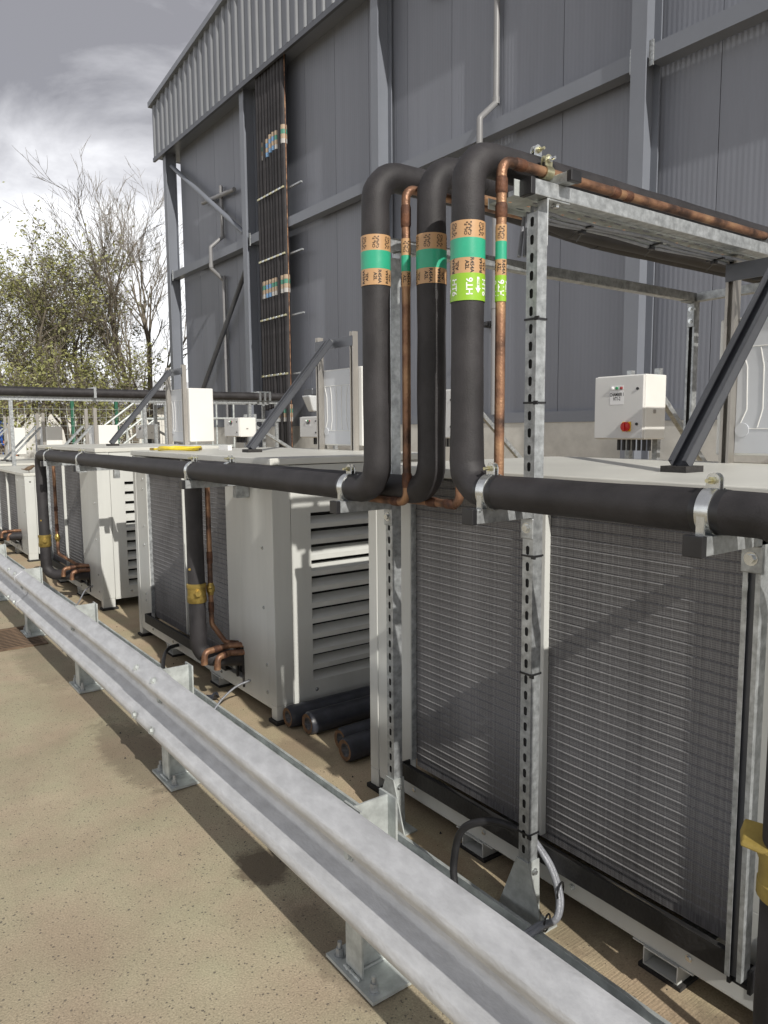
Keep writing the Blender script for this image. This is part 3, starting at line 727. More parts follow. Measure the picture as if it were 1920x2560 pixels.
beam((3.62,P1Y-.025,BZ-.018), (3.62,.75,BZ-.018), rack)
beam((1.755,1.462,BZ+.036), (1.755,1.70,BZ+.036), rack, 'cross_strut', (0,), h=.028)
beam((3.0,1.462,BZ+.036), (3.0,1.70,BZ+.036), rack, 'cross_strut', (0,), h=.028)
# brackets under the beam ends
br = MB().box(GX+.0415,GX+.046,P2Y-.02,P2Y+.02,2.07,2.2035).box(GX+.0465,GX+.14,P2Y-.02,P2Y+.02,2.1985,2.2035); bo = put(br, 'angle_bracket', M_galv, rack, bevel=.002)
b = MB(); bolt(b,(GX+.10,P2Y,2.198),(0,0,-1),.009); put(b,'bolt',M_zinc,bo,True)
br = MB().box(GX+.0415,GX+.046,P1Y-.02,P1Y+.02,2.06,2.1855).box(GX+.0465,GX+.12,P1Y-.02,P1Y+.02,2.1805,2.1855); put(br, 'angle_bracket', M_galv, rack, bevel=.002)
br = MB().box(3.53,3.599,P1Y-.02,P1Y+.02,2.1805,2.1855).box(3.594,3.599,P1Y-.02,P1Y+.02,2.06,2.18); bo = put(br, 'angle_bracket', M_galv, rack, bevel=.002)
for z_ in (2.15,2.09):
    b = MB(); bolt(b,(3.593,P1Y,z_),(-1,0,0),.008); put(b,'bolt',M_zinc,bo,True)
# outrigger arms holding the pipe runs
def arm(yc, ztop, parent, x1, bracket=True, x0=1.415):
    a_ = beam((x0,yc,ztop-.0205), (x1,yc,ztop-.0205), parent, 'arm', (0,), h=.041)
    if bracket:
        k = put(MB().box(GX-.0065,GX-.0005,yc-.024,yc+.024,ztop-.105,ztop-.042), 'arm_bracket', M_galv, parent, bevel=.003)
        b = MB(); bolt(b,(GX-.0065,yc,ztop-.072),(-1,0,0),.011,.008); put(b,'bolt',M_zinc,k,True)
arm(P2Y, 1.325, rack, GX-.001); arm(P1Y, 1.296, rack, GX-.001)
# zip ties on the post
for z in (1.86,1.62,1.165,.80,.285):
    zt = MB(); x0,x1,a,b = GX-.003,GX+.0435,P2Y-.0235,P2Y+.0235
    for q in ((x0,x0+.002,a,b),(x1-.002,x1,a,b),(x0,x1,a,a+.002),(x0,x1,b-.002,b)): zt.box(q[0],q[1],q[2],q[3],z,z+.006)
    zt.box(x0-.006,x0,a-.012,a+.002,z-.003,z+.008)
    tag(put(zt,'cable_tie',M_black),'black cable tie round the slotted rack post','cable tie','cable ties on the rack post')
# perforated tray overhead
tr = thing('overhead_cable_tray', (1.6,1.55,2.2), 'perforated galvanised cable tray slung under the overhead pipes', 'cable tray')
c = MB().hole_grid((1.60,1.546,2.205),(1,0,0),(0,1,0),26,3,.077,.0335,[.034,.012,.034],.009)
put(c,'tray_floor',M_galv_dull,tr)
put(MB().box(1.60,3.602,1.6465,1.649,2.192,2.222).box(1.60,3.602,1.5435,1.546,2.2055,2.25),'tray_side',M_galv_dull,tr)
for k in range(3):
    pts = [(1.68-.01*k,1.555+.012*k,2.05)]+[(1.70+i*.16,1.566+.014*k+.006*math.sin(i*1.7+k),2.193-.006*k-.012*abs(math.sin(i*.8+k*.6))) for i in range(12)]
    tag(put(MB().tube(pts,.006,8),'control_cable',(M_cable_g,M_cable_g,M_cable_g)[k],None,True),'thin cable tied beneath the overhead tray','cable','cables under the overhead tray')
for xx in (1.95,2.32,2.72,3.18):
    z = MB().box(xx,xx+.012,1.55,1.62,2.172,2.177).box(xx-.004,xx+.02,1.585,1.60,2.160,2.1715).bar((xx,1.58,2.165),(xx+.04,1.64,2.15),.004,.002)
    tag(put(z,'tie',M_black),'black tie hanging under the overhead tray','cable tie','ties under the overhead tray')

# right hand open strut post with its arm
t = thing('strut_post', (GX,P3Y,.23), 'open galvanised strut post fixed in front of the coil near the yellow valve', 'post')
c = MB(); yc = P3Y; z0, z1 = .225, 1.325
c.box(GX+.038,GX+.041,yc-.0205,yc+.0205,z0,z1).box(GX,GX+.038,yc-.0205,yc-.018,z0,z1).box(GX,GX+.038,yc+.018,yc+.0205,z0,z1).box(GX,GX+.003,yc-.018,yc-.009,z0,z1).box(GX,GX+.003,yc+.009,yc+.018,z0,z1)
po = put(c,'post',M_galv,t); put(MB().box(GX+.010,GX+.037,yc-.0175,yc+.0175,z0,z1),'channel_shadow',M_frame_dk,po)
put(MB().box(GX+.03,GX+.126,yc-.030,yc-.0215,z0-.04,z0+.02).box(GX+.03,GX+.126,yc+.0215,yc+.030,z0-.04,z0+.03).box(GX+.0415,GX+.126,yc-.0212,yc+.0212,z0-.04,z0-.03),'mounting_bracket',M_black,t)
arm(P3Y, 1.325, t, 1.78)
put(MB().box(1.60,1.645,.70,.742,1.30,1.405),'stub',M_galv,t); put(MB().box(1.595,1.65,.695,.747,1.4055,1.42),'end_cap',M_black,t,bevel=.002)
# side supports at the other units
for yc, lb in ((3.66,'galvanised arm holding pipes in front of the hose-topped unit'),(5.80,'galvanised arm with black cap holding the pipe run between two units'),(6.86,'galvanised arm under the far elbow of the pipe run')):
    t = thing('support_arm',(1.5,yc,1.25),lb,'bracket'); arm(yc,1.296,t,1.775 if yc < 5 or yc > 6 else 1.74,False)
    if 5 < yc < 6: put(MB().box(1.741,1.782,yc-.23,yc+.03,1.255,1.296),'rail',M_galv,t); 
    put(MB().box(1.70,1.7745 if not 5<yc<6 else 1.7405,yc-.021,yc+.021,1.19,1.2548),'angle_bracket',M_galv,t)

# ================================================================== PIPES
PR = .047
def ins_pipe(name, pts, label, fil=.095, bulge=None):
    t = thing(name, pts[0], label, 'pipe', None)
    path = dens(fillet(pts, fil, 8), .10); rr_ = []
    for i, p in enumerate(path):
        r_ = PR*(1+.018*math.sin(i*1.7+pts[0][1]*3)+random.uniform(-.008,.008))
        if bulge:
            dlt = (p-Vector(bulge)).length; r_ *= 1+.16*math.exp(-(dlt/.05)**2)
        rr_.append(r_)
    put(MB().tube(path, rr_, 28), 'insulation', M_foam, t, True); return t
LZ, RZ = 1.343, 1.372
LX, MX = 1.48, 1.585
L_top, M_top, R_top = 2.378, 2.375, 2.308
pL = ins_pipe('insulated_pipe', [(1.80,6.95,.25),(LX,7.25,.245),(LX,7.25,LZ),(LX,2.05,LZ),(LX,2.05,L_top),(1.95,2.05,L_top),(2.6,2.05,2.335),(7.45,2.05,2.335)], 'black insulated pipe running from the far brass valve past the hose-topped unit, no lime tape')
pM = ins_pipe('insulated_pipe', [(1.82,3.80,.255),(MX,3.95,.26),(MX,3.95,LZ),(MX,1.89,LZ),(MX,1.89,M_top),(1.80,1.89,M_top-.01),(2.25,1.89,2.295),(7.45,1.89,2.295)], 'black insulated pipe in the middle of the overhead bends, dropping to the hose-topped unit')
pR = ins_pipe('insulated_pipe', [(1.80,.50,.17),(LX,.655,.17),(LX,.655,RZ),(LX,1.605,RZ),(LX,1.605,R_top),(7.45,1.605,R_top)], 'black insulated pipe with lime green tape rising beside the slotted post', .085, bulge=(LX+.02,1.575,1.44))
def valve(c, r, mat_, parent, toward=(-1,-.3,0)):
    c = Vector(c); v = MB(); v.tube([c+Vector((0,0,z)) for z in (-.055,-.05,-.02,-.018,.03,.032,.05,.055)], [r*1.02,r*1.09,r*1.09,r*1.04,r*1.04,r*1.12,r*1.12,r*1.02], 24)
    vo = put(v, 'valve', mat_, parent, True)
    a = Vector(toward).normalized(); s_ = MB().cyl(c+a*r*.9+Vector((0,0,.008)), c+a*(r*1.32)+Vector((0,0,.008)), .021, 6).cyl(c+a*r*1.32+Vector((0,0,.008)), c+a*(r*1.75)+Vector((0,0,.008)), .015, 16)
    put(s_, 'stem', mat_, vo, True); return vo
valve((MX,3.95,.64), .050, M_brass, pM, (-.3,-1,0)); valve((LX,7.25,.56), .050, M_brass, pL, (-.2,-1,0))
vv = valve((LX,.655,.655), .050, M_valve_y, pR, (1,-.6,0))
put(MB().hexa([(LX-.055,.725,.700),(LX+.0,.755,.700),(LX+.03,.66,.700),(LX-.05,.64,.700)],[(LX-.052,.723,.712),(LX+.0,.745,.735),(LX+.02,.67,.735),(LX-.045,.65,.712)]),'cap_plate',M_valve_y,vv,bevel=.004)
# bare brass screw dots on the insulation
for c in ((MX-.045,3.93,.78),(LX-.03,7.215,.75)):
    b = MB(); bolt(b, c, (-.6,-1,0), .005, .005); put(b, 'test_point', M_brass, pM if c[0] == MX-.045 else pL, True)

CR = .0145
def cop_pipe(pts, label, joints, fil=.035, r=CR):
    t = thing('copper_pipe', pts[0], label, 'pipe'); path = fillet(pts, fil, 6)
    put(MB().tube(dens(path,.2), r, 16), 'tube', M_cop, t, True)
    for a, b in joints: put(MB().tube([a, Vector(a).lerp(Vector(b),.12), Vector(a).lerp(Vector(b),.88), b], [r*1.02,r*1.17,r*1.17,r*1.02], 16), 'joint', M_cop_dk, t, True)
    return t
c1x, c1y = 1.548, 1.975
cz = 1.302
pc1 = cop_pipe([(1.80,6.93,.33),(1.70,7.10,.34),(1.60,7.30,.42),(1.60,7.30,cz),(c1x,7.24,cz),(c1x,c1y,cz),(c1x,c1y,L_top-.055),(7.45,c1y,L_top-.055)], 'bare copper pipe rising between the outermost overhead bend and the middle one',
  [((c1x,c1y,cz+.05),(c1x,c1y,cz+.10)),((c1x,c1y,2.20),(c1x,c1y,2.27)),((c1x+.05,c1y,L_top-.055),(c1x+.09,c1y,L_top-.055)),((c1x,c1y+.04,cz),(c1x,c1y+.08,cz)),((1.60,7.30,.63),(1.60,7.30,.70)),((1.60,7.30,.82),(1.60,7.30,.86))])
pc2 = cop_pipe([(1.80,3.83,.335),(1.71,3.86,.35),(1.66,3.93,.45),(1.66,3.93,cz),(1.62,3.90,cz),(1.62,1.79,cz),(1.62,1.79,2.272),(7.45,1.79,2.272)], 'copper pipe beside the brass valve dropping in front of the middle unit coil',
  [((1.66,3.93,.80),(1.66,3.93,.87)),((1.66,3.93,.52),(1.66,3.93,.58)),((1.62,1.81,cz),(1.62,1.86,cz)),((1.62,1.90,cz),(1.62,1.95,cz)),((1.73,3.85,.345),(1.76,3.84,.34))])
c3x, c3y, c3z = 1.538, 1.532, BZ+.0515+.0145-.007
pc3 = cop_pipe([(1.80,.46,.22),(1.63,.52,.24),(1.63,.52,1.345),(c3x+.04,.64,1.345),(c3x+.04,1.50,1.345),(c3x,c3y,1.40),(c3x,c3y,c3z),(7.45,c3y,c3z)], 'bare copper pipe with lime tape next to the slotted rack post',
  [((c3x,c3y,2.13),(c3x,c3y,2.17)),((c3x,c3y,2.195),(c3x,c3y,2.24)),((c3x+.05,c3y,c3z),(c3x+.09,c3y,c3z)),((2.02,c3y,c3z),(2.055,c3y,c3z)),((2.085,c3y,c3z),(2.12,c3y,c3z))])
for par, c in ((pc2,(1.66,3.93,.655)),(pc1,(1.60,7.30,.57))):
    v = MB().tube([Vector(c)+Vector((0,0,z)) for z in (-.035,-.022,-.012,.012,.022,.035)], [.016,.019,.024,.024,.019,.016], 12)
    vo = put(v,'valve',M_brass,par,True); put(MB().cyl(Vector(c)+Vector((-.01,-.02,0)),Vector(c)+Vector((-.02,-.042,0)),.011,6),'stem',M_brass,vo,True)
# capped stubs leaving the units
def stubs(y0, ymat):
    for k, (ys_, zz, ln) in enumerate(((y0+.40,.335,.15),(y0+.375,.30,.085))):
        s_ = [(UX+.03,ys_-.0,zz),(UX-.06,ys_+.05,zz),(UX-.06-ln,ys_+.03,zz-.006),(UX-.065-ln,ys_+.03,zz-.075)]
        t = thing('copper_stub', s_[-1], ('upper' if k == 0 else 'lower')+' bent copper stub leaving the '+ymat, 'pipe')
        put(MB().tube(fillet(s_,.028,5), .0175, 16), 'tube', M_cop, t, True)
        e_ = Vector(s_[-1]); put(MB().cyl(e_, e_+Vector((0,0,.028)), .0195, 16), 'end_cap', M_cop, t, True)
        a = Vector(s_[2]).lerp(Vector(s_[1]), .35); b_ = Vector(s_[2]).lerp(Vector(s_[1]), .6); put(MB().tube([a,b_], .0192, 16), 'joint', M_cop_dk, t, True)
stubs(U2, 'hose-topped unit'); stubs(U1, 'unit behind the hose-topped one'); 
t = thing('insulated_pipe',(1.7,9.98,.2),'short black pipe and leads at the lower unit with the bird','pipe')
put(MB().tube(fillet([(1.82,9.98,.27),(1.60,10.05,.27),(1.50,10.6,.27)],.06,4),PR,18),'insulation',M_foam,t,True)
stubs(9.60, 'lower unit with the bird')

# label tape on the pipes
CAMDIR = lambda x, y: math.atan2(-y, -x)
def band(parent, x, y, r, z0, z1, m):
    return put(MB().tube([(x,y,z1),(x,y,(z0+z1)/2),(x,y,z0)], r, 32, cap=False), 'tape_band', m, parent, True)
def tape(parent, x, y, r, zt, h, size, lime=False, sh=0.0):
    """tan / green / tan (/ lime) tape starting at height zt; h = heights"""
    z = zt; th = CAMDIR(x, y)+sh
    a = band(parent,x,y,r,z-h[0],z,M_band_o)
    step = (.043 if r > .03 else .034)/r; tx = MB()
    for k in range(-2,3):
        tx = MB(); cyl_text(tx, 'CH\u2082 F\u2082\nC\u2083H\u2082F\u2084', size, x, y, r+.0006, z-h[0]/2, th+k*step, k % 2 == 0); put(tx,'lettering',M_ink,a)
    z -= h[0]
    g_ = band(parent,x,y,r+.0002,z-h[1],z,M_band_g); z -= h[1]
    a = band(parent,x,y,r,z-h[2],z,M_band_o); tx = MB()
    for k in range(-2,3): tx = MB(); cyl_text(tx, 'R454A\nA2L', size*1.3, x, y, r+.0006, z-h[2]/2, th+k*step+.1, k % 2 != 0); put(tx,'lettering',M_ink,a)
    z -= h[2]
    if lime:
        a = band(parent,x,y,r+.0003,z-h[3],z,M_band_l); tx = MB()
        for k in range(-2,3): tx = MB(); cyl_text(tx, 'HT6', size*2.25, x, y, r+.0010, z-h[3]/2, th+k*step*1.12+.12, k % 2 == 0); put(tx,'lettering',M_inkw,a)
        if r > .03:
            for k in (-1, 1):
                tt = th+(k-.45)*step*1.12+.08; rr_ = r+.001; zc = z-h[3]/2
                pts = [(-.004,.026),(.004,.026),(.004,-.004),(.009,-.004),(0,-.018),(-.009,-.004),(-.004,-.004)]
                ar = put(MB().add([(x+rr_*math.cos(tt+u/rr_), y+rr_*math.sin(tt+u/rr_), zc+w) for u, w in pts], [tuple(range(7))]),'arrow',M_inkw,a)
                tx = MB(); cyl_text(tx, 'STUB', size*.62, x, y, rr_+.0006, zc+.011, tt, False); put(tx,'lettering',M_band_l,a)
def zat(y_img, x, y, xi):   # height of an image row on the vertical line (x, y)
    f = 1858.; X = Vector((x, y, 0))
    lo, hi = 0.0, 3.5
    for _ in range(40):
        mz = (lo+hi)/2; d_ = Vector((x, y, mz-CAM_H)); yy_ = 1280-f*d_.dot(up)/d_.dot(fw)
        if yy_ > y_img: lo = mz
        else: hi = mz
    return lo
def spans(x, y, rows):
    z = [zat(r_, x, y, 0) for r_ in rows]; return z[0], [z[i]-z[i+1] for i in range(len(z)-1)]
zt, h = spans(LX,1.605,(560,603,652,690,757)); tape(pR, LX,1.605,PR+.0022,zt,h,.0115,True)
zt, h = spans(LX,2.05,(594,633,678,718)); tape(pL, LX,2.05,PR+.0022,zt,h,.0120)
zt, h = spans(MX,1.89,(590,630,676,714)); tape(pM, MX,1.89,PR+.0022,zt,h,.0120,sh=-.3)
zt, h = spans(c3x,c3y,(563,605,650,690,755)); tape(pc3, c3x,c3y,CR+.0012,zt,h,.0110,True)
zt, h = spans(c1x,c1y,(598,640,680,718)); tape(pc1, c1x,c1y,CR+.0012,zt,h,.0115)

# pipe clamps
def clamp(c, r, label, axis='y', yellow=False):
    c = Vector(c); t = thing('pipe_clamp', c-Vector((0,0,r)), label, 'clamp', 'clamps along the insulated pipes')
    W = .015; mm = M_zincy if yellow else M_zinc
    def P(u, a, z): return (c.x+u, c.y+a, c.z+z) if axis == 'y' else (c.x+a, c.y+u, c.z+z)
    for sg in (-1, 1):
        m = MB(); r1, r2 = r+.0015, r+.0045; A = [math.radians(q) for q in range(-88,82,10)]
        vs = []
        for q in A:
            for rr_, ww in ((r1,-W),(r1,W),(r2,W),(r2,-W)): vs.append(P(sg*rr_*math.cos(q), ww, rr_*math.sin(q)))
        fs_ = []
        for i in range(len(A)-1):
            for j in range(4): fs_.append((i*4+j, i*4+(j+1)%4, i*4+4+(j+1)%4, i*4+4+j))
        m.add(vs, fs_)
        # ear
        pe = [(-W,r*.99),(W,r*.99)]+[(W*math.cos(q*math.pi/8),r+.020+W*math.sin(q*math.pi/8)) for q in range(9)]; ne = len(pe)
        m.add([P(sg*.006,a,z) for a,z in pe]+[P(sg*.009,a,z) for a,z in pe], [tuple(range(ne)),tuple(reversed(range(ne,2*ne)))]+[(q,(q+1)%ne,ne+(q+1)%ne,ne+q) for q in range(ne)])
        if r > .03: m.add([P(sg*(r*.97),-W*.6,-r-.004),P(sg*(r+.004),-W*.6,-r-.004),P(sg*(r+.004),W*.6,-r-.004),P(sg*(r*.97),W*.6,-r-.004),P(sg*(r*.97),-W*.6,.0),P(sg*(r+.004),-W*.6,.0),P(sg*(r+.004),W*.6,.0),P(sg*(r*.97),W*.6,.0)],
              [(3,2,1,0),(4,5,6,7),(0,1,5,4),(1,2,6,5),(2,3,7,6),(3,0,4,7)])
        put(m, 'strap', mm, t, True)
    b = MB().cyl(P(-.032,0,r+.019), P(.020,0,r+.019), .0045, 10).cyl(P(-.017,0,r+.019), P(-.0095,0,r+.019), .0085, 6).cyl(P(.0095,0,r+.019), P(.016,0,r+.019), .0085, 6)
    put(b, 'bolt', M_zincy if not yellow else M_zinc, t, True)
    if r > .03: put(MB().tube([P(0,-.034,0),P(0,-.030,0),P(0,.030,0),P(0,.034,0)],[r*1.0,r+.0012,r+.0012,r*1.0],28,cap=False),'pipe_block',M_black,t,True)
    put(MB().box(*( (c.x-.005,c.x+.005,c.y-W*.8,c.y+W*.8) if axis == 'y' else (c.x-W*.8,c.x+W*.8,c.y-.005,c.y+.005)), c.z+r, c.z+r+.012), 'gasket', M_rubber, t)
clamp((LX,P2Y-.02,RZ), PR, 'bright clamp where the lime-taped pipe meets the slotted post arm')
clamp((LX,P3Y,RZ), PR, 'bright clamp on the arm of the open strut post near the yellow valve')
clamp((LX,P1Y,LZ), PR, 'bright clamp at the foot of the outermost overhead bend')
clamp((MX,P1Y-.03,LZ), PR, 'clamp on the rear pipe beside the outermost overhead bend')
clamp((LX,3.66,LZ), PR, 'bright clamp on the arm in front of the hose-topped unit')
clamp((MX,3.45,LZ), PR, 'clamp on the rear pipe, just below the roof edge of the hose-topped unit')
clamp((LX,5.80,LZ), PR, 'bright clamp on the arm between two units')
clamp((LX,6.86,LZ), PR, 'bright clamp next to the far elbow')
clamp((1.755,1.605,R_top), PR, 'bright clamp on top of the rack holding the lime-taped pipe', 'x')
clamp((1.72,c3y,c3z), CR, 'small yellowish clamp on the copper pipe on top of the rack', 'x', True)

# ================================================================== CRASH BARRIER
bar_ = thing('crash_barrier', (1.09,1.64,0), 'galvanised W-beam crash barrier on short bolted posts', 'barrier')
RCZ, RFX = .372, 1.083
wp = [(.016,.155),(.030,.152),(.078,.118),(.084,.098),(.074,.074),(.012,.034),(.002,.018),(.001,0),(.002,-.018),(.012,-.034),(.074,-.074),(.084,-.098),(.078,-.118),(.030,-.152),(.016,-.155)]
wpv = [Vector((a,b,0)) for a,b in wp]; sm = fillet(wpv,.022,4)
def wbeam(name, y0, y1, dx, dz=0):
    pr = [(p.x, p.y) for p in sm]; n = len(pr); out = [(RFX-dx-a, RCZ+dz+b) for a,b in pr]
    inn = []
    for i in range(n):
        a = pr[max(0,i-1)]; b = pr[min(n-1,i+1)]; tx_, tz_ = b[0]-a[0], b[1]-a[1]; l = math.hypot(tx_,tz_) or 1
        inn.append((RFX-dx-(pr[i][0]+tz_/l*.003), RCZ+dz+(pr[i][1]-tx_/l*.003)))
    m = MB(); st = max(2,int((y1-y0)/.25)); cols = []
    loop = out+inn[::-1]; N = len(loop)
    for k in range(st+1):
        yy = y0+(y1-y0)*k/st; w = .0015*math.sin(yy*2.1)
        for (x,z) in loop: m.v.append((x+w,yy,z+w*.6))
    for k in range(st):
        for i in range(N): m.f.append((k*N+i,k*N+(i+1)%N,(k+1)*N+(i+1)%N,(k+1)*N+i))
    for base in (0, st*N):
        for i in range(n-1): m.f.append((base+i,base+i+1,base+N-2-i,base+N-1-i))
    return put(m,name,M_galv_rail,bar_,True)
SPY = 3.135
wbeam('rail_section', SPY-.17, 6.13+.16, .003)
wbeam('rail_section', -2.2, SPY+.17, .0075)
wbeam('rail_section', 6.13-.17, 10.8, .0075)
def rb_(yv, d_, z): put(bolt(MB(), (RFX-.0075-d_, yv, RCZ+z), (-.85,0,.5 if z > 0 and d_ < .08 else .1), .013, .010),'rail_bolt',M_galv_dull,bar_,True)
for sp in (SPY, 6.13):
    for dy in (-.11,.11):
        for z in (.128,-.085): rb_(sp+dy, .066 if z > 0 else .082, z)
    for dy in (-.06,.06): rb_(sp+dy, .02, .05); 
for k in range(6): rb_(.137+1.499*k+.0, .002, 0)
for k in range(0,7):
    yc = 1.637+1.499*(k-1); D, W_ = .130, .080
    if yc > 10: break
    x0, x1 = RFX+.0005, RFX+D
    m = MB(); ht = .508
    m.box(x0,x0+.007,yc-W_/2,yc+W_/2,.010,ht).box(x1-.007,x1,yc-W_/2,yc+W_/2,.010,ht).box(x0+.0072,x1-.0072,yc-.003,yc+.003,.010,ht-.001)
    p = put(m,'post',M_galv_dull,bar_)
    put(MB().box(RFX-.022,RFX+.225,yc-.125,yc+.115,0,.0098),'base_plate',M_galv_dull,p)
    w = MB()
    for q in range(10): w.tube([(x0-.006,yc-W_/2+q*.008,.011),(x0-.006,yc-W_/2+q*.008+.0082,.012)],random.uniform(.004,.007),6)
    w.tube([(x0+.01,yc-.007,.012),(x1-.008,yc-.007,.012)],.005,6); put(w,'weld',M_galv_dull,p,True)
    for (bx_,by_) in ((RFX+.006,yc+.082),(RFX+.006,yc-.092),(RFX+.195,yc-.092),(RFX+.195,yc+.082)):
        b = MB(); c0_ = Vector((bx_,by_,.0098)); b.tube([c0_,c0_+Vector((0,0,.003))],.017,16).tube([c0_+Vector((0,0,.003)),c0_+Vector((0,0,.016))],.0125,6).tube([c0_+Vector((0,0,.016)),c0_+Vector((0,0,.026))],.0118,6).tube([c0_+Vector((0,0,.026)),c0_+Vector((0,0,.045))],.0068,10)
        put(b,'anchor_bolt',M_galv,p,True)

# ================================================================== FLOOR TRAY + CABLES
t = thing('floor_cable_tray',(1.5,3,0),'perforated galvanised cable tray lying along the slab behind the barrier','cable tray')
ty0, ty1 = -1.0, 11.5; cell = .10; n = int((ty1-ty0)/cell)
m = MB().hole_grid((1.368,ty0,.012),(0,1,0),(1,0,0),n,6,cell,.038,[.05,.018,.05,.018,.05,.018],.011)
tag(put(m,'tray_floor',M_galv_dull,t),kind=None)
put(MB().box(1.368,1.596,ty0,ty1,.0045,.0065),'tray_gap_shade',M_dark,t)  # dark sheet standing in for the shade beneath the tray slots
put(MB().box(1.596,1.5985,ty0,ty1,.004,.05).box(1.586,1.5959,ty0,ty1,.0475,.05).box(1.3655,1.368,ty0,ty1,.004,.05).box(1.3682,1.378,ty0,ty1,.0475,.05),'tray_side',M_galv_dull,t)
for k in range(5):
    pts = [(1.425+.022*k+.012*math.sin(i*.9+k*2.1), -1+i*.55, .021+.004*(k%2)+.004*math.sin(i*1.3+k)) for i in range(23)]
    tag(put(MB().tube(pts,.0075 if k%2 else .010,8),'tray_cable',M_cable if k != 3 else M_cable_g,None,True),'cable lying in the floor tray behind the barrier','cable','cables in the floor tray')
def cable(pts, r, m, label, fil=.08):
    tag(put(MB().tube(fillet(pts,fil,6),r,10),'cable',m,None,True),label,'cable')
def curve(pts, n=8):
    P = [Vector(p) for p in pts]; out = []
    for i in range(len(P)-1):
        a, b, c, d_ = P[max(0,i-1)], P[i], P[i+1], P[min(len(P)-1,i+2)]
        for k in range(n):
            s = k/n; out.append(.5*((2*b)+(c-a)*s+(2*a-5*b+4*c-d_)*s*s+(3*b-a-3*c+d_)*s**3))
    out.append(P[-1]); return out
def ccable(pts, r, m, label, group=None): tag(put(MB().tube(curve(pts),r,10),'cable',m,None,True),label,'cable',group)
ccable([(1.655,1.555,.285),(1.60,1.62,.30),(1.555,1.70,.25),(1.55,1.735,.12),(1.545,1.72,.03)], .0125, M_cable, 'black cable looping from the foot of the rack post into the floor tray')
for k in range(2):
    ccable([(1.70+.006*k,1.575,.27),(1.704+.006*k,1.52,.235),(1.714+.008*k,1.465,.175),(1.708+.01*k,1.425,.10),(1.665+.01*k,1.40,.06),(1.60,1.41-.012*k,.062),(1.54,1.43-.012*k,.035)], .0095, M_cable_g, 'braided grey cable looping round the foot of the rack post','braided cables at the rack post')
for p_ in ((1.722,1.43,.115),(1.63,1.403,.062)):
    c = Vector(p_); tag(put(MB().tube([c+Vector((.026*math.cos(a),.010*math.cos(a),.024*math.sin(a))) for a in [q*math.pi/6 for q in range(13)]],.003,6),'cable_tie',M_black,None,True),'black tie binding the braided cables','cable tie','ties on the braided cables')
ccable([(1.79,3.69,.16),(1.70,3.71,.135),(1.62,3.72,.08),(1.57,3.72,.03)], .006, M_cable_g, 'single grey cable from the hose-topped unit down into the floor tray')
ccable([(1.79,6.86,.17),(1.70,6.80,.15),(1.62,6.72,.07),(1.55,6.62,.03)], .006, M_cable_g, 'single grey cable at the unit between the hose-topped and lower units')
ccable([(1.80,4.80,.10),(1.70,4.74,.11),(1.62,4.62,.10),(1.55,4.45,.06),(1.52,4.30,.025)], .012, M_cable, 'thick black cable crossing from under the middle unit to the floor tray')

# ================================================================== LOOSE STEEL PIPES
def steel_pipe(x0, y, r, x1, dy, label):
    t = thing('steel_pipe',(x0,y,0),label,'pipe','loose steel pipes between the units')
    a, b = Vector((x0,y,r)), Vector((x1,y+dy,r)); u = (b-a).normalized()
    put(MB().tube([a,a+u*.018,a+u*.03,b],[r*.86,r*.985,r,r],32,cap=False),'pipe_body',M_spipe,t,True)
    n_ = 28; s1 = u.cross(Vector((0,0,1))).normalized(); s2 = s1.cross(u)
    def ring(rad, dep, jit=0): return [a+u*dep+(s1*math.cos(2*math.pi*k/n_)+s2*math.sin(2*math.pi*k/n_))*rad*(1+random.uniform(-jit,jit)) for k in range(n_)]
    rim = MB(); A, B_ = ring(r*.86,-.0002), ring(r*.56,.004,.05); rim.add(A+B_, [(k,(k+1)%n_,n_+(k+1)%n_,n_+k) for k in range(n_)]); put(rim,'rusty_rim',M_rust,t,True)
    pl = MB(); C_ = ring(r*.3,.02,.2); pl.add(B_+C_+[a+u*.026], [(k,(k+1)%n_,n_+(k+1)%n_,n_+k) for k in range(n_)]+[(n_+k,n_+(k+1)%n_,2*n_) for k in range(n_)]); put(pl,'torn_plug',M_cutmetal,t,True)
steel_pipe(1.80,3.318,.057,4.2,-.05,'dark steel pipe with rusty end lying against the louvred unit')
steel_pipe(1.835,3.175,.059,4.2,.0,'dark steel pipe with rusty end lying second from the louvred unit')
steel_pipe(1.865,2.915,.056,4.2,.05,'dark steel pipe set slightly back behind the frontmost loose pipe')
steel_pipe(1.815,2.797,.058,4.2,.06,'dark steel pipe with rusty end lying closest to the unit with slotted posts')

# ================================================================== SMALL THINGS
# yellow hose coil on the roof
t = thing('hose_coil',(2.0,5.05,1.405),'yellow coiled hose with brass ends lying on a unit roof','hose')
pts = []
for i in range(64):
    a = i*.42; rr_ = .15+.014*math.sin(i*.37); pts.append((2.0+rr_*.85*math.cos(a),5.2+rr_*1.35*math.sin(a),1.413+.0008*i*.35+.004*math.sin(i*.9)))
pts += [(1.93,5.40,1.418),(1.90,5.45,1.414)]
put(MB().tube(pts,.007,8),'hose',M_hose,t,True)
put(MB().cyl((1.90,5.45,1.414),(1.885,5.49,1.414),.010,8),'fitting',M_brass,t,True)
put(MB().cyl((2.13,5.21,1.417),(2.15,5.17,1.417),.010,8),'fitting',M_brass,t,True)
tag(put(MB().box(2.28,2.31,5.0,5.16,1.4055,1.44),'roof_notice',M_paper),'small white notice behind the yellow hose','sign')
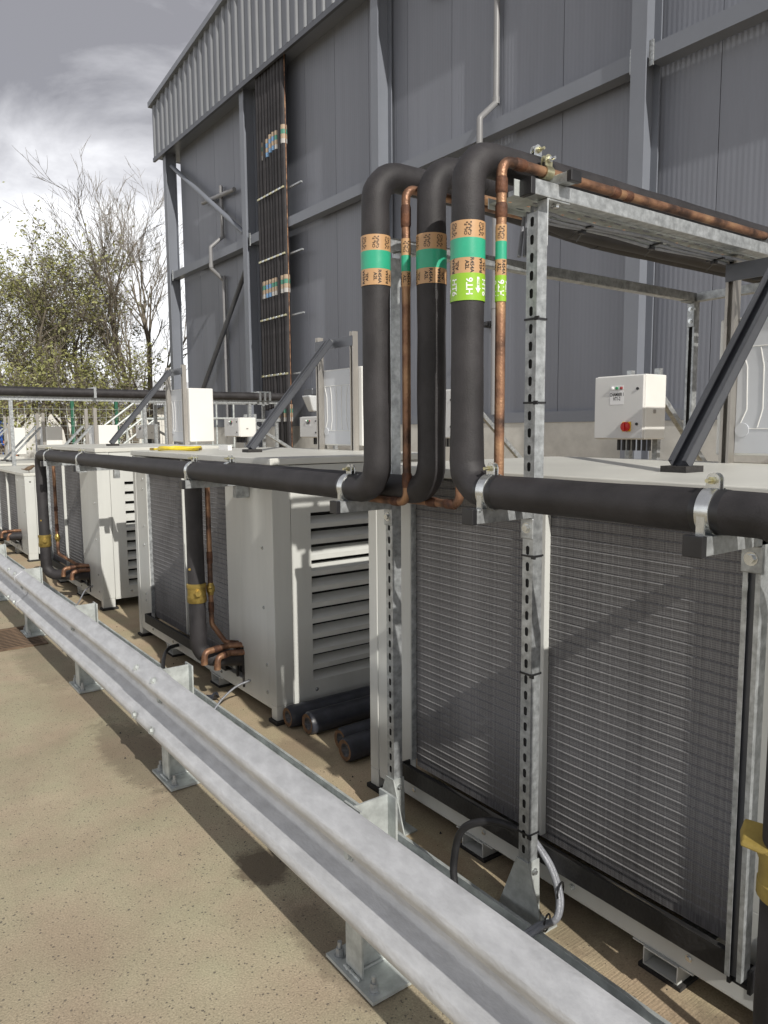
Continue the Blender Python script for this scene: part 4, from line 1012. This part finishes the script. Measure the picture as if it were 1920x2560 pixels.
# bird
t = thing('bird',(1.86,9.70,1.06),'small brown bird perched on a lower unit roof','bird')
bc = Vector((1.85,9.72,1.06)); body = MB()
dirb = Vector((.85,-.5,0)).normalized()
body.tube([bc+dirb*s_+Vector((0,0,z)) for s_,z in ((-.085,.045),(-.05,.040),(-.03,.042),(0,.050),(.025,.060),(.042,.072),(.058,.078),(.068,.076),(.078,.073))],[.003,.007,.018,.026,.024,.018,.017,.009,.001],12)
put(body,'body',M_bird,t,True); lg = MB()
for s_ in (-1,1): lg.cyl(bc+Vector((.004,.010*s_,0)),bc+Vector((0,.010*s_,.036)),.002,5)
put(lg,'legs',M_bird,t)
# wrapper scrap
t = MB()
rs = random.Random(3); gx = [[(1.62+i*.018+rs.uniform(-.006,.006),3.86+j*.026+rs.uniform(-.006,.006),.022+.030*math.sin(i*1.2)*math.cos(j*1.1)+rs.uniform(0,.012)) for j in range(5)] for i in range(4)]
vs = [p for r_ in gx for p in r_]; t.add(vs,[(i*5+j,i*5+j+1,i*5+j+6,i*5+j+5) for i in range(3) for j in range(4)])
o = put(t,'wrapper',M_spipe); so = o.modifiers.new('solid','SOLIDIFY'); so.thickness = .002; tag(o,'crumpled dark wrapper lying on the slab beside the floor tray','litter')

# control boxes on stands
def control_box(y0, y1, z0, z1, x, label, text=True, hi=True):
    t = thing('control_box',(x,(y0+y1)/2,0),label,'control box','control boxes between the units and the warehouse')
    put(MB().box(x,x+.24,y0,y1,z0,z1),'enclosure',M_white,t,bevel=.008)
    dr = put(MB().box(x-.022,x-.0005,y0+.004,y1-.002,z0+.006,z1-.006),'door',M_door,t,bevel=.005)
    hx = x-.0225
    for yy in (y0+.08, y1-.10): put(MB().box(x+.241,x+.282,yy-.02,yy+.02,0,z1+.05),'stand_post',M_galv,t)
    put(MB().bar((x+.262,y0+.075,z1-.12),(x+.95,y0+.075,z0-.25),.04,.04),'stand_brace',M_galv,t)
    w = y1-y0; hgt = z1-z0; Y = lambda f_: y1-w*f_ ; Z = lambda f_: z0+hgt*f_
    pl = put(MB().box(hx-.001,hx,Y(.60),Y(.335),Z(.775),Z(.845)),'lamp_plate',M_paper,dr)
    for f_, mm in ((.38,M_paper),(.47,M_green_lamp),(.56,M_red_lamp)): put(MB().tube([(hx-.001,Y(f_),Z(.80)),(hx-.010,Y(f_),Z(.80)),(hx-.013,Y(f_),Z(.80))],[.010,.010,.006],14),'indicator',mm,pl,True)
    lb = put(MB().box(hx-.0008,hx,Y(.61),Y(.33),Z(.545),Z(.765)),'notice',M_paper,dr)
    tx = MB(); yc = Y(.47); s_ = .036*w/.41
    flat_text(tx,'CHAMBER 1' if hi else 'CHAMBER',s_*.62,(hx-.0014,yc,Z(.70)),(0,-1,0),(0,0,1.5)); flat_text(tx,'HT1-2' if hi else 'HT3-2',s_*.62,(hx-.0014,yc,Z(.635)),(0,-1,0),(0,0,1.5))
    put(tx,'lettering',M_ink,lb)
    if hi:
        k = put(MB().cyl((hx,Y(.68),Z(.20)),(hx-.0,Y(.68),Z(.20)),.03,6) if False else MB().box(hx-.008,hx,Y(.77),Y(.60),Z(.125),Z(.275)),'isolator_plate',M_yel,dr,bevel=.003)
        put(MB().tube([(hx-.008,Y(.685),Z(.20)),(hx-.030,Y(.685),Z(.20)),(hx-.034,Y(.685),Z(.20))],[.034,.032,.026],24),'isolator_knob',M_red,k,True)
        put(MB().box(hx-.050,hx-.034,Y(.705),Y(.665),Z(.14),Z(.26)),'isolator_grip',M_red,k,bevel=.004)
    for f_ in (.24,.78): put(MB().cyl((hx,Y(.88),Z(f_)),(hx-.006,Y(.88),Z(f_)),.010,14),'lock',M_black,dr,True)
    put(MB().box(x+.09,x+.12,y0-.006,y0-.0005,Z(.40),Z(.46)),'latch',M_steel,t,bevel=.003)
    for k in range(7): put(MB().cyl((x+.10,y1-.13*w/.41-k*.042*w/.41,z0-.0005),(x+.10,y1-.13*w/.41-k*.042*w/.41,z0-.08),.013,10),'gland',M_black,t,True)
M_door = mat('enclosure_door', (0.66, 0.66, 0.645), 0.38, 0, 0.03, 3)
control_box(3.085,3.495,1.463,1.912,4.5,'white control box with red isolator switch and CHAMBER 1 notice')
control_box(9.45,9.92,1.455,1.72,4.5,'small white control box before the far end of the riser pipes',True,False)
control_box(7.36,7.78,1.455,1.70,4.5,'small white control box partly hidden by the ribbed cabinet of the hose-topped unit',True,False)
control_box(5.02,5.42,1.46,1.90,4.5,'white control box seen between the copper pipe and the middle bend',True,False)
control_box(13.6,14.1,1.40,1.66,4.6,'small white control box far off beside the steps',True,False)

# ================================================================== FAR RACK AND STEPS
FY = 12.6
t = thing('far_pipe_rack',(3.5,FY,0),'distant galvanised rack carrying a long pipe run to the warehouse','pipe rack')
for x in (2.2,4.25,4.62,6.2,6.75): put(MB().box(x-.025,x+.025,FY-.025,FY+.025,0,2.03),'post',M_galv,t)
put(MB().box(-3,6.85,FY-.03,FY+.03,2.031,2.09),'beam',M_galv,t)
put(MB().box(4.2,6.85,FY+.5,FY+.56,2.031,2.09),'beam',M_galv,t)
for x in (4.62,6.75): put(MB().box(x-.025,x+.025,FY+.505,FY+.555,0,2.03),'post',M_galv,t)
put(MB().box(6.15,6.8,FY-.06,FY-.031,1.70,1.75),'strut',M_galv,t)
for k, (zz, m, r_) in enumerate(((2.165,M_foam,.07),(2.15,M_cop,.03),(2.165,M_foam,.065))):
    o = put(MB().tube([(-3,FY-.06+.11*k,zz),(1,FY-.06+.11*k,zz+.006),(4,FY-.06+.11*k,zz-.005),(6.98-.06*k,FY-.06+.11*k,zz)],r_,12),'far_pipe',m,None,True)
    tag(o,('black insulated pipe along the front of the distant rack','thin copper pipe along the distant rack','black insulated pipe along the rear of the distant rack')[k],'pipe')
    if k == 0:
        for (x0,x1,mm) in ((4.98,5.12,M_band_b),(5.121,5.19,M_band_o),(5.191,5.27,M_band_g),(5.271,5.34,M_band_o)): put(MB().cyl((x0,FY-.06,zz),(x1,FY-.06,zz),r_+.006,12),'tape_band',mm,o,True)
for x in (3.42,6.55,6.45,6.35): tag(put(MB().box(x-.02,x+.02,FY-.15,FY+.25,2.08,2.25),'pipe_clip',M_zinc),'bright clip over the distant pipe run','clip','clips on the distant rack')
t = thing('access_steps',(5.5,15.5,0),'galvanised access steps with tubular handrails beyond the distant rack','steps')
hr = MB()
for yy in (15.0,15.9):
    for (x0,z0,x1,z1) in ((4.1,1.35,5.3,2.25),(4.1,.9,5.3,1.8)): hr.cyl((x0,yy,z0),(x1,yy,z1),.022,8)
    hr.cyl((5.3,yy,2.25),(7.0,yy,2.25),.022,8).cyl((5.3,yy,1.8),(7.0,yy,1.8),.022,8)
    for x in (4.1,4.7,5.3,5.9,6.5,7.0): hr.cyl((x,yy,.0),(x,yy,1.35+max(0,min(1,(x-4.1)/1.2))*.9),.02,8)
put(hr,'handrail',M_galv_dull,t,True)
for k in range(6): put(MB().box(4.1+k*.2,4.32+k*.2,15.02,15.88,.15+k*.18,.19+k*.18),'tread',M_galv_dull,t)
put(MB().box(5.3,7.0,15.02,15.88,1.19,1.24),'platform',M_galv_dull,t)

# ================================================================== BACKDROP
t = thing('pale_building',(4,40,0),'long low pale building beyond the fence and trees','building')
put(MB().box(-14,24,40,52,0,3.0),'wall',M_pale,t)
put(MB().hexa([(-14.4,39.6,2.9),(24.4,39.6,2.9),(24.4,52.4,2.9),(-14.4,52.4,2.9)],[(-14.4,46,4.6),(24.4,46,4.6),(24.4,46.4,4.6),(-14.4,46.4,4.6)]),'roof',M_paleroof,t)
put(MB().box(-14.3,24.3,39.5,39.58,2.75,2.92),'gutter',M_frame_dk,t)
for k in range(9): put(MB().box(-12+k*4,-11.94+k*4,39.94,39.99,0,2.9),'panel_joint',M_frame,t)
t = thing('timber_shed',(2.6,27,0),'orange brick and timber shed with blue steel frame behind the bushes','shed')
put(MB().box(.6,5.0,28,30.5,0,1.25),'brick_wall',M_brick,t); put(MB().box(.4,5.2,27.6,31,2.35,2.55),'roof_edge',M_timber,t); put(MB().box(.7,4.9,29.5,30.4,1.26,2.34),'dark_interior',M_dark,t)
for k in range(8): put(MB().box(1.0+k*.5,1.07+k*.5,27.9,27.96,.2,2.34),'steel_upright',M_blue,t)
for z in (1.1,1.8): put(MB().box(.9,4.8,27.84,27.89,z,z+.06),'steel_rail',M_blue,t)
t = thing('mesh_fence',(5,21,0),'green post and wire mesh fence in front of the trees','fence')
for k in range(11):
    x = -3+k*1.55+(.4 if k%2 else 0); put(MB().box(x-.04,x+.04,20.96,21.04,0,2.4),'fence_post',M_gfence,t)
wr = MB()
for k in range(90): wr.box(-3+k*.17,-3+k*.17+.006,20.93,20.936,.1,2.2)
for k in range(10): wr.box(-3,12.3,20.925,20.929,.15+k*.22,.156+k*.22)
tag(put(wr,'wire_mesh',M_galv_dull,t),kind='stuff')

# trees
def tree(x, y, h, leafy, seed, label, lean=0, spread=1.0, trunks=1):
    rnd = random.Random(seed); t = thing('tree',(x,y,0),label,'tree','trees behind the fence')
    wood = MB(); twigs = MB(); tips = []
    def grow(p, d_, ln, r, dep):
        pts = [p]; rr_ = [r]; q = p.copy(); dd = d_.copy(); seg = 4 if dep > 1 else 3
        for i in range(seg):
            dd = (dd+Vector((rnd.gauss(0,.10),rnd.gauss(0,.10),rnd.gauss(.02,.05)))).normalized(); q = q+dd*ln/seg; pts.append(q.copy()); rr_.append(r*(1-.55*(i+1)/seg))
        (wood if dep >= 4 else twigs).tube(pts, rr_, 7 if dep >= 4 else (4 if dep > 1 else 3), cap=False)
        if dep <= 2: tips.extend(pts[1:])
        if dep == 0: return
        nb = {5:6,4:5,3:4,2:4,1:3}[dep]
        for k in range(nb):
            f_ = .28+.72*(k+rnd.random()*.8)/nb; f_ = min(f_,1); i = min(seg-1,int(f_*seg)); base = pts[i].lerp(pts[i+1], f_*seg-i)
            a = rnd.uniform(0,6.283); el_ = rnd.uniform(.35,.85)*spread
            s1 = dd.orthogonal().normalized(); s1.rotate(Matrix.Rotation(a,3,dd)); nd = (dd*math.cos(el_)+s1*math.sin(el_)+Vector((0,0,.14))).normalized()
            grow(base, nd, ln*rnd.uniform(.48,.70)*(1-.25*f_ if dep > 4 else 1), max(.006, rr_[i]*.58), dep-1)
    for k in range(trunks):
        off = Vector((rnd.uniform(-.4,.4),rnd.uniform(-.4,.4),0)) if trunks > 1 else Vector((0,0,0))
        grow(Vector((x,y,-.05))+off, Vector((lean+rnd.uniform(-.12,.12),rnd.uniform(-.1,.1),1)).normalized(), h*.46, .0098*h*(1 if trunks == 1 else .7), 5 if trunks == 1 else 4)
    put(wood,'trunk',M_bark,t,True); tag(put(twigs,'branches',M_bark,t),kind='stuff')
    if leafy:
        lf = MB(); s = .058
        for p in tips:
            if rnd.random() > leafy: continue
            for q in range(2):
                c = p+Vector((rnd.gauss(0,.10),rnd.gauss(0,.10),rnd.gauss(0,.08))); u = Vector((rnd.gauss(0,1),rnd.gauss(0,1),rnd.gauss(0,.6))).normalized(); w = u.orthogonal().normalized(); w.rotate(Matrix.Rotation(rnd.uniform(0,6.28),3,u)); k_ = s*rnd.uniform(.6,1.25)
                lf.add([c-u*k_,c+w*k_*.45,c+u*k_,c-w*k_*.45],[(0,1,2,3)])
        tag(put(lf,'crown',M_leaf,t),kind='stuff')
    return t
tree(4.9,24.0,10.4,.42,11,'broad tree with fresh sparse green leaves, fullest crown above the fence',spread=1.05)
tree(3.3,25.5,9.6,.42,5,'leafy tree with drooping green twigs at the edge of the view')
tree(6.5,25.0,9.8,.26,21,'thin tree with a few yellowish green leaves beside the bare trees',spread=.9)
tree(7.7,24.0,12.0,0,33,'bare tree with many fine upright twigs next to the warehouse corner',spread=.8)
tree(9.3,27.0,13.4,0,41,'tall bare tree half hidden by the warehouse corner column',spread=.8)
tree(7.0,29.0,10.4,.15,55,'nearly bare tree standing further back between the leafy ones',spread=.85)
tree(4.2,28.5,9.4,.4,61,'slim leafing tree behind the broad leafy tree',spread=.9,trunks=3)
tree(2.6,23.5,8.2,.4,71,'leafing tree rising behind the timber shed edge')
tree(5.8,22.6,5.2,.38,81,'low bushy sapling thick with fresh leaves behind the mesh fence',spread=1.1,trunks=4)
tree(3.9,22.4,5.0,.38,83,'low leafy thicket of thin stems near the timber shed',spread=1.1,trunks=4)
tree(7.2,22.8,5.4,.3,87,'small loose sapling with yellowish leaves below the bare trees',spread=1.0,trunks=3)
tree(5.4,30.0,10.2,.35,91,'tall airy tree with pale new leaves behind the broad leafy one',spread=.85)

# grit and small stones gathered along the barrier and units
rg = random.Random(5); gm = MB()
for k in range(420):
    if rg.random() < .6: x, y = rg.uniform(1.61,1.78), rg.uniform(.6,7.5)
    else: x, y = rg.gauss(1.12,.09), rg.uniform(.8,7.5)
    if 1.0 < x < 1.34 and min(abs((y-.138) % 1.499), 1.499-abs((y-.138) % 1.499)) < .16: continue
    q = rg.uniform(.0012,.0042) if rg.random() < .93 else rg.uniform(.005,.008); a = rg.uniform(0,6.28)
    P4 = [(x+q*math.cos(a+j*2.09)*rg.uniform(.7,1.3), y+q*math.sin(a+j*2.09)*rg.uniform(.7,1.3), -.0045 if x < 1.26 else -.0005) for j in range(3)]
    gm.add(P4+[(x,y,q*rg.uniform(.7,1.2)+(-.004 if x < 1.26 else 0))],[(0,1,3),(1,2,3),(2,0,3)])
o = put(gm,'grit',M_rubber); tag(o,'scattered dark grit and crumbs along the barrier and slab','grit',kind='stuff')
